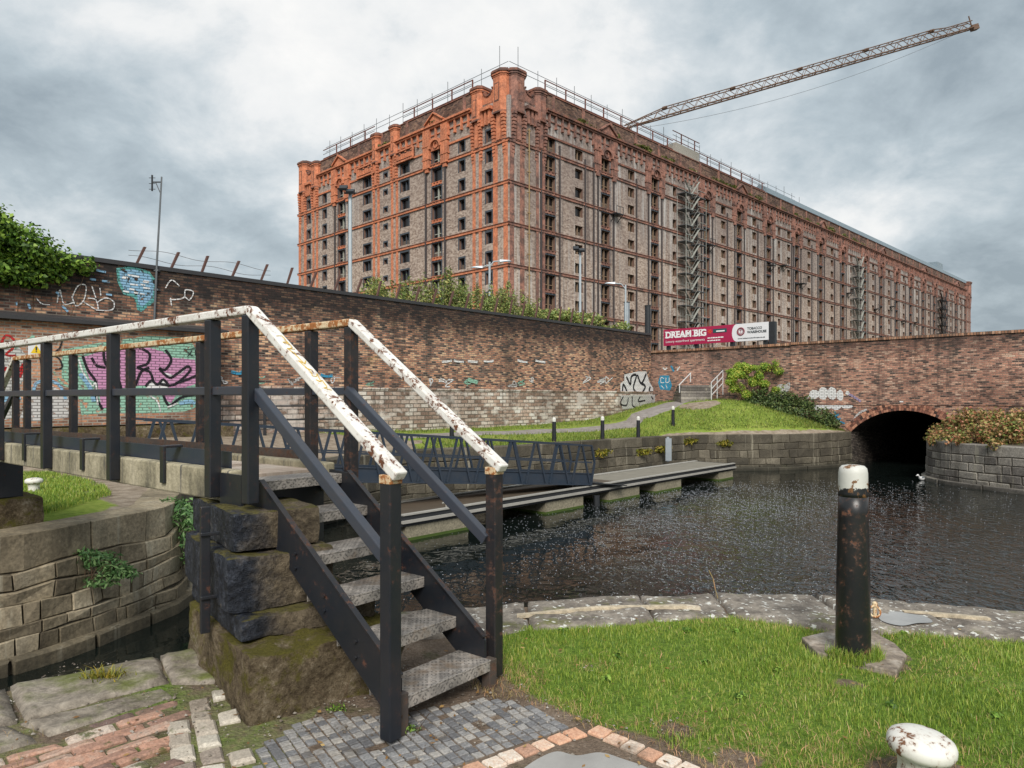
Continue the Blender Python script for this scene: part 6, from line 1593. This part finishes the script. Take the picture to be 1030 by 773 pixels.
# a scrawl of yellow pen on the sloping rail
M['yellow_pen']=m_plain('yellow_pen',(.62,.42,.06,1),.6)
mb=MB(); dx_,dz_=(1.26/1.528,.865/1.528); rgp=random.Random(8); allp=[]
for i in range(9):
    c0=.34+i*.062; pts=[]
    for k in range(4): 
        u_=c0+rgp.uniform(-.012,.03); pts.append((1.145-u_*dx_,rgp.uniform(-.026,.026),2.127-u_*dz_+.0025))
    allp+=pts
mb.path(allp,.0020,4)
mb.build('pen_scrawl',[M['yellow_pen']],FB)
# orange rusted ends
for t_,y,z in ((-.033,0,1.235),(.071,-WB,1.20)):
    mb=MB(); mb.box(t_-.039,t_+.039,y-.039,y+.039,z-.03,z+.012); mb.build('rusty_rail_end',[M['white_rust']],FB,bevel=.004)
# mid rails
for y,T,z in ((0,LT,1.645),(-WB,RT,1.65)):
    mb=MB(); mb.box(T[0]+.02,T[-1]-.02,y-.02,y+.02,z-.025,z+.025); mb.build('mid_rail',[M['midrail']],FB,bevel=.004)
def slopebar(name,t0,z0,t1,z1,y,w,h,mat):
    w,h=.05,.062
    mb=MB(); mb.bar((t0,y,z0),(t1,y,z1),w,h,side=(0,1,0)); return mb.build(name,[M[mat]],FB,bevel=.006)
slopebar('stair_mid_rail',-.01,.815,1.167,1.645,-.03,.062,.085,'midrail'); slopebar('stair_mid_rail',.10,.80,1.355,1.66,-WB+.03,.062,.085,'midrail')
slopebar('stair_mid_rail',FE,.815,8.06,1.645,-.03,.062,.085,'midrail'); slopebar('stair_mid_rail',FE+.08,.82,8.2,1.65,-WB+.03,.062,.085,'midrail')
# stringers: plates with a small flange
def stringer(y0,y1,flip=False,dt=0):
    mb=MB(); prof=[(.0+dt,.01),(.0+dt,.26),(1.20+dt,1.105),(1.42+dt,1.12),(1.42+dt,.98),(1.36+dt,.98),(.05+dt,.04)]
    if flip: prof=[(FE+.03-(t-dt)+dt,z) for t,z in prof]
    v=[(t,y,z) for y in (y0,y1) for t,z in prof]; n=len(prof)
    mb.add(v,[tuple(range(n)),tuple(range(2*n-1,n-1,-1))]+[(i,(i+1)%n,n+(i+1)%n,n+i) for i in range(n)])
    return mb.build('stringer',[M['black']],FB,bevel=.003)
stringer(-.098,-.083); stringer(-.766,-.751,dt=.05); stringer(-.098,-.083,True); stringer(-.766,-.751,True,dt=.05)
for y in (-.09,-.758):
    mb=MB(); dt=0 if y>-.5 else .05
    mb.bar((.0+dt,y,.279),(1.20+dt,y,1.124),.034,.008,side=(0,1,0)); mb.build('stringer_flange',[M['black_rust']],FB)
mb=MB(); mb.box(-.03,.012,-.115,-.05,-.01,.20); mb.build('foot_bracket',[M['brown_rust']],FB,bevel=.003)
mb=MB(); mb.box(.0,.06,-.80,-.74,-.01,.16); mb.build('foot_bracket',[M['brown_rust']],FB,bevel=.003)
# bolts on the stringer
for t_ in (.25,.51,.77,1.03): 
    for dz in (-.05,.03): mb=MB(); mb.tube((t_+.07,-.080,.165+.714*t_+dz),(t_+.07,-.07,.165+.714*t_+dz),.009,6); mb.build('bolt',[M['black']],FB)
def m_tread():
    t=NT('worn_diamond_plate'); v=t.uv(); 
    ch=t.new('ShaderNodeTexChecker'); t.link(v,ch.inputs[0]); ch.inputs['Scale'].default_value=32
    _,fa=t.brick(t.mapping(v,rot=R(45)),.034,.022,.0075,off=0); _,fb=t.brick(t.mapping(v,rot=R(-45)),.034,.022,.0075,off=0)
    dm=t.math('SUBTRACT',1.0,t.mix(ch.outputs['Fac'],fa,fb)); n=t.noise(v,6,7,.75); n2=t.noise(t.obj(),2.5,6,.7)
    col=t.ramp(n,[(.3,(.10,.09,.085,1)),(.45,(.26,.24,.22,1)),(.6,(.42,.38,.34,1)),(.75,(.58,.51,.44,1))])
    col=t.mix(t.math('MULTIPLY',dm,.55),col,(.045,.043,.045,1)); col=t.mix(t.ramp(n2,[(.56,0.),(.66,.7)]),col,(.26,.19,.13,1))
    t.bump(dm,1.0,.006); return t.done(col,t.ramp(n,[(.35,.35),(.6,.75)]),.35,.5)
M['tread']=m_tread()
def tread(t0,z,depth=.245,s=1):
    a,b=(t0,t0+depth*s); a,b=min(a,b),max(a,b); mb=MB(); mb.box(a,b,-.751,-.100,z-.012,z)
    f=t0; mb.box(min(f,f+.008*s),max(f,f+.008*s),-.7505,-.1005,z-.062,z-.0125); e=t0+depth*s; mb.box(min(e,e-.008*s),max(e,e-.008*s),-.7505,-.1005,z-.05,z-.0125)
    mb.build('tread',[M['tread']],FB,bevel=.003)
for n_ in range(6): tread(.262*n_,.165+.187*n_)
for n_ in range(6): tread(FE+.03-.262*n_,.165+.187*n_,s=-1)
# deck beams, planks, kick plates
def m_beam():
    t=NT('weathered_beam'); v=t.obj(); n=t.noise(t.mapping(v,scale=(1,1,.4)),3,7,.7); f=t.noise(v,25,4,.7)
    col=t.ramp(n,[(.3,(.05,.047,.04,1)),(.43,(.20,.18,.12,1)),(.56,(.36,.32,.22,1)),(.75,(.5,.45,.33,1))]); col=t.mix(.5,col,t.ramp(f,[(.3,.2),(.7,.8)]),'OVERLAY')
    st=t.noise(t.mapping(v,scale=(9,1,.6)),1,5,.7); col=t.mix(t.ramp(st,[(.57,0.),(.64,.8)]),col,(.03,.035,.05,1)); t.bump(f,.6,.01); return t.done(col,.85)
M['beam']=m_beam()
def m_plank():
    t=NT('worn_deck_board'); v=t.obj(); n=t.noise(t.mapping(v,scale=(1,9,1)),4,6,.7); col=t.ramp(t.mix(.35,n,t.island()),[(.25,(.18,.13,.10,1)),(.5,(.42,.33,.26,1)),(.75,(.6,.52,.44,1))]); t.bump(n,.5,.006); return t.done(col,.85)
M['plank']=m_plank()
for y0,y1 in ((-.125,-.037),(-.80,-.72)):
    mb=MB(); mb.box(1.45,8.1,y0,y1,.972,1.165); mb.build('deck_beam',[M['beam']],FB,bevel=.012)
mb=MB(); t_=1.565
while t_<8.0: mb.box(t_,t_+.142,-.718,-.128,1.085,1.118+random.uniform(-.002,.002)); t_+=.148
mb.build('deck_boards',[M['plank']],FB)
for t_ in (1.8,3.6,5.4,7.2):
    mb=MB(); mb.box(t_,t_+.1,-.72,-.125,.97,1.08); mb.build('cross_beam',[M['dsteel']],FB)
mb=MB(); mb.box(1.63,8.05,-.148,-.140,1.12,1.265); mb.build('kick_plate',[M['navy']],FB)
mb=MB(); mb.box(1.9,8.15,-.838+.02,-.838+.03,1.13,1.225); mb.build('kick_plate',[M['brown_rust']],FB)
for t_ in (2.296,3.68,5.04,6.4):
    mb=MB(); mb.box(t_-.03,t_+.03,-.034,-.016,1.03,1.28); mb.box(t_-.03,t_+.03,-.15,-.034,1.267,1.283); mb.build('clip',[M['black']],FB,bevel=.004)
mb=MB(); mb.box(1.50,1.56,-.745,-.125,.2,1.06); mb.build('back_board',[M['black']],FB,bevel=.004)
for t_,w in ((1.30,.24),):
    mb=MB(); mb.box(t_,t_+w,-.036,-.02,.96,1.15); mb.build('end_plate',[M['black']],FB)
# far support: timber post on a stone block
TP=thing('timber_support','black timber support standing under the far end of the footbridge','support post',(0,0,0))
cxp,cyp=P(-8,508,.36); fx,fy=-.7755,.6313; ox_,oy_=.6313,.7755
def fr(u,v,z,o): return (o[0]+fx*u+ox_*v,o[1]+fy*u+oy_*v,z)
org=(-6.18,8.98)
v=[fr(a,b,z,org) for z in (.36,.972) for a,b in ((0,-.9),(.35,-.9),(.35,.0),(0,.0))]; mb=MB(); mb.hexa(v); mb.build('upright',[M['black']],TP,bevel=.01)
mb=MB(); rough_box(mb,fr(-.12,-1.15,0,org)[:2],(fx,fy),(ox_,oy_),0,.9,0,1.35,-.1,.36,.02,.04,.06,31)
tag(mb.build('stone_block',[M['block']],TP,smooth=True))
# ------------------------------------------------------------------ tall bollard, white bollards, ring
mb=MB(); mb.prism([(x,y) for x,y in pad],-.1,.034); M['pad']=m_stone('concrete_pad',[(.3,(.13,.105,.085,1)),(.5,(.27,.225,.18,1)),(.7,(.42,.38,.33,1))],scale=7,moss=(.97,.3),lichen=(.66,9,(.55,.55,.52,1)),islandvar=0)
o=mb.build('concrete_pad',[M['pad']],None,bevel=.01); tag(o,'broken concrete pad set in the grass round the tall black bollard','pad')
BT=thing('bollard','tall black iron bollard with a chipped white top on the near lawn','bollard',(2.095,4.36,0))
mb=MB(); mb.lathe([(.102,0),(.101,.05),(.098,.3),(.093,.6),(.087,.9),(.085,1.015)],32); 
M['black_bol']=m_paint('black_bollard_paint',(.010,.011,.013,1),rust=(.565,.1),rough=.35,rustc=(.24,.10,.055,1),dirt=.1); mb.build('shaft',[M['black_bol']],BT,smooth=True)
def m_captop():
    t=NT('chipped_bollard_cap'); v=t.obj(); n=t.noise(v,11,6,.7); z=t.sep(v)[2]
    edge_=t.math('ADD',z,t.math('MULTIPLY',t.math('SUBTRACT',n,.5),.16)); k=t.ramp(edge_,[(.0,0.),(1.,1.)]); mr=t.new('ShaderNodeMapRange'); t.link(edge_,mr.inputs[0]); mr.inputs[1].default_value=1.046; mr.inputs[2].default_value=1.052
    col=t.mix(mr.outputs[0],(.011,.012,.014,1),t.mix(t.noise(v,5,4),(.42,.42,.38,1),(.66,.66,.62,1)))
    n2=t.noise(t.mapping(v,loc=(5,1,2)),9,6,.75); col=t.mix(t.ramp(n2,[(.55,0.),(.57,1.)]),col,t.mix(t.noise(v,50,3),(.03,.02,.015,1),(.32,.15,.05,1)))
    t.bump(n2,.4,.006); return t.done(col,.5)
mb=MB(); mb.lathe([(.0855,1.0),(.085,1.02),(.084,1.10),(.083,1.145),(.078,1.172),(.064,1.187),(.03,1.193)],32); mb.build('cap',[m_captop()],BT,smooth=True)
mb=MB(); mb.lathe([(.012,0),(.02,.01),(.014,.02)],10,c=(-.115,-.06,.02)); mb.build('bolt_stub',[M['brown_rust']],BT)
M['white_bol']=m_paint('white_bollard_paint',(.70,.69,.64,1),rust=(.535,.2),rough=.55,rustc=(.26,.11,.045,1),dirt=.25,dark=(.05,.03,.02,1))
def mush(label,x,y,s=1,tilt=0):
    t=thing('mooring_bollard',label,'mooring bollard',(x,y,-.01)); mb=MB(); mb.lathe([(.115*s,0),(.10*s,.03*s),(.085*s,.07*s),(.082*s,.12*s),(.09*s,.16*s),(.108*s,.185*s)],28); mb.build('neck',[M['white_bol']],t,smooth=True)
    mb=MB(); mb.lathe([(.10*s,.175*s),(.125*s,.187*s),(.134*s,.205*s),(.134*s,.228*s),(.125*s,.247*s),(.10*s,.262*s),(.05*s,.272*s),(.01*s,.274*s)],28); mb.build('head',[M['white_bol']],t,smooth=True)
    t.rotation_euler=(tilt*.6,tilt,0); return t
mush('chipped white mushroom mooring bollard at the bottom edge of the near lawn',1.645,2.885,.95,R(4))
x,y=P(34,496.5); mush('small looking white mooring bollard on the grass under the footbridge',x,y,1.0,0)
x,y=P(880,621,.05); MR=thing('mooring_ring','pale rusty iron mooring ring standing on the near coping','mooring ring',(x,y,.045)); mb=MB(); mb.torus((0,0,.045),.038,.008,(1,0,0),(0,.35,1),18,8); mb.build('ring',[M['white_rust']],MR,smooth=True)
mb=MB(); mb.tube((.01,.02,-.02),(.01,.02,.075),.013,10); mb.lathe([(.013,.07),(.019,.08),(.018,.1),(.008,.11)],10,c=(.01,.02,0)); mb.build('eye_bolt',[M['white_rust']],MR)
# plant stalk over the water edge
mb=MB(); x,y=P(722,602,.03); mb.path([(x,y,.03),(x-.02,y,.1),(x-.035,y,.18),(x-.07,y,.25)],.003,5); tag(mb.build('dry_stalk',[M['drygrass']]),'single dry stalk standing at the near canal edge','stalk')
# ------------------------------------------------------------------ camera, sky, sun
cam=D.cameras.new('camera'); co_=D.objects.new('camera',cam); COL.objects.link(co_); scene.camera=co_
co_.location=(0,0,CAMH); co_.rotation_euler=(R(90),0,0)
cam.sensor_width=36; cam.lens=F/1030*36; cam.shift_y=(HY-386.5)/1030; cam.clip_start=.05; cam.clip_end=8000
scene.view_settings.view_transform='Standard'; scene.view_settings.look='None'; scene.view_settings.exposure=0
w=D.worlds.new('World'); scene.world=w; w.use_nodes=True; nt=w.node_tree; N=nt.nodes; bg=N['Background']
sky=N.new('ShaderNodeTexSky'); sky.sky_type='NISHITA'; sky.sun_disc=False; SE,SR=R(40),R(180)
sky.sun_elevation=SE; sky.sun_rotation=SR; sky.air_density=1.5; sky.dust_density=4
def nn(t,**k):
    n=N.new(t)
    for a,b in k.items(): setattr(n,a,b)
    return n
L_=nt.links.new
tc=nn('ShaderNodeTexCoord'); sp=nn('ShaderNodeSeparateXYZ'); L_(tc.outputs['Generated'],sp.inputs[0])
def m(op,a,b=None,clamp=False):
    n=nn('ShaderNodeMath',operation=op,use_clamp=clamp)
    for i,v in enumerate((a,b)):
        if v is None: continue
        if isinstance(v,(int,float)): n.inputs[i].default_value=v
        else: L_(v,n.inputs[i])
    return n.outputs[0]
zz=m('ADD',m('MAXIMUM',sp.outputs[2],0.0),.45); cx=m('DIVIDE',sp.outputs[0],zz); cy=m('DIVIDE',sp.outputs[1],zz)
cb=nn('ShaderNodeCombineXYZ'); L_(cx,cb.inputs[0]); L_(cy,cb.inputs[1])
def noise(sc,det,ro,loc=(0,0,0),dist=0):
    mp_=nn('ShaderNodeMapping'); L_(cb.outputs[0],mp_.inputs[0]); mp_.inputs['Location'].default_value=loc
    n=nn('ShaderNodeTexNoise'); L_(mp_.outputs[0],n.inputs['Vector']); n.inputs['Scale'].default_value=sc; n.inputs['Detail'].default_value=det; n.inputs['Roughness'].default_value=ro; n.inputs['Distortion'].default_value=dist; return n.outputs['Fac']
n1=noise(1.7,6,.55,(2.0,.4,0),.3); n2=noise(5.2,10,.62,(1,5,0),.2)
def patch(d,k,amp):     # a broad brighter or darker part of the overcast in one direction
    v=Vector(d).normalized(); vd=nn('ShaderNodeVectorMath',operation='DOT_PRODUCT'); L_(tc.outputs['Generated'],vd.inputs[0]); vd.inputs[1].default_value=v
    return m('MULTIPLY',m('POWER',m('MAXIMUM',vd.outputs['Value'],0.0),k),amp)
def dirp(px,py): return ((px-CX)/F,1,(HY-py)/F)
tot=m('ADD',m('MULTIPLY',n1,.56),m('MULTIPLY',n2,.44))
for a in (patch(dirp(600,80),14,.08),patch(dirp(820,290),60,.10),patch(dirp(960,150),40,-.11),patch(dirp(60,170),30,-.09),patch(dirp(250,30),30,.09),patch(dirp(960,320),120,-.09)): tot=m('ADD',tot,a)
rp=nn('ShaderNodeValToRGB'); L_(tot,rp.inputs[0]); e=rp.color_ramp.elements
stops=[(.34,(.30,.36,.405)),(.45,(.45,.52,.565)),(.53,(.62,.67,.70)),(.61,(.82,.83,.83)),(.71,(.93,.92,.90))]
while len(e)<len(stops): e.new(.5)
for el,(p_,c_) in zip(e,stops): el.position=p_; el.color=(*c_,1)
mx=nn('ShaderNodeMix',data_type='RGBA'); sc_=nn('ShaderNodeMix',data_type='RGBA',blend_type='MULTIPLY'); sc_.inputs[0].default_value=1
L_(sky.outputs[0],sc_.inputs[6]); sc_.inputs[7].default_value=(1,1,1,1)
# the clouds are painted at the level the sky texture has (about ten times display white), so one strength serves both
gain=nn('ShaderNodeMix',data_type='RGBA',blend_type='MULTIPLY'); gain.inputs[0].default_value=1; gain.clamp_result=False; L_(rp.outputs[0],gain.inputs[6]); gain.inputs[7].default_value=(11.2,11.2,11.2,1)
mx.inputs[0].default_value=.93; L_(sc_.outputs[2],mx.inputs[6]); L_(gain.outputs[2],mx.inputs[7]); L_(mx.outputs[2],bg.inputs[0]); bg.inputs[1].default_value=.10
sun=D.lights.new('sun','SUN'); so=D.objects.new('sun',sun); COL.objects.link(so); sun.energy=3.7; sun.angle=R(25); sun.color=(1,.95,.88)
dv_=Vector((math.sin(SR)*math.cos(SE),math.cos(SR)*math.cos(SE),math.sin(SE))); so.rotation_euler=dv_.to_track_quat('Z','Y').to_euler(); so.location=(0,0,60)
scene.cycles.use_denoising=True; scene.cycles.max_bounces=6; scene.cycles.transparent_max_bounces=12; scene.cycles.caustics_reflective=False; scene.cycles.caustics_refractive=False
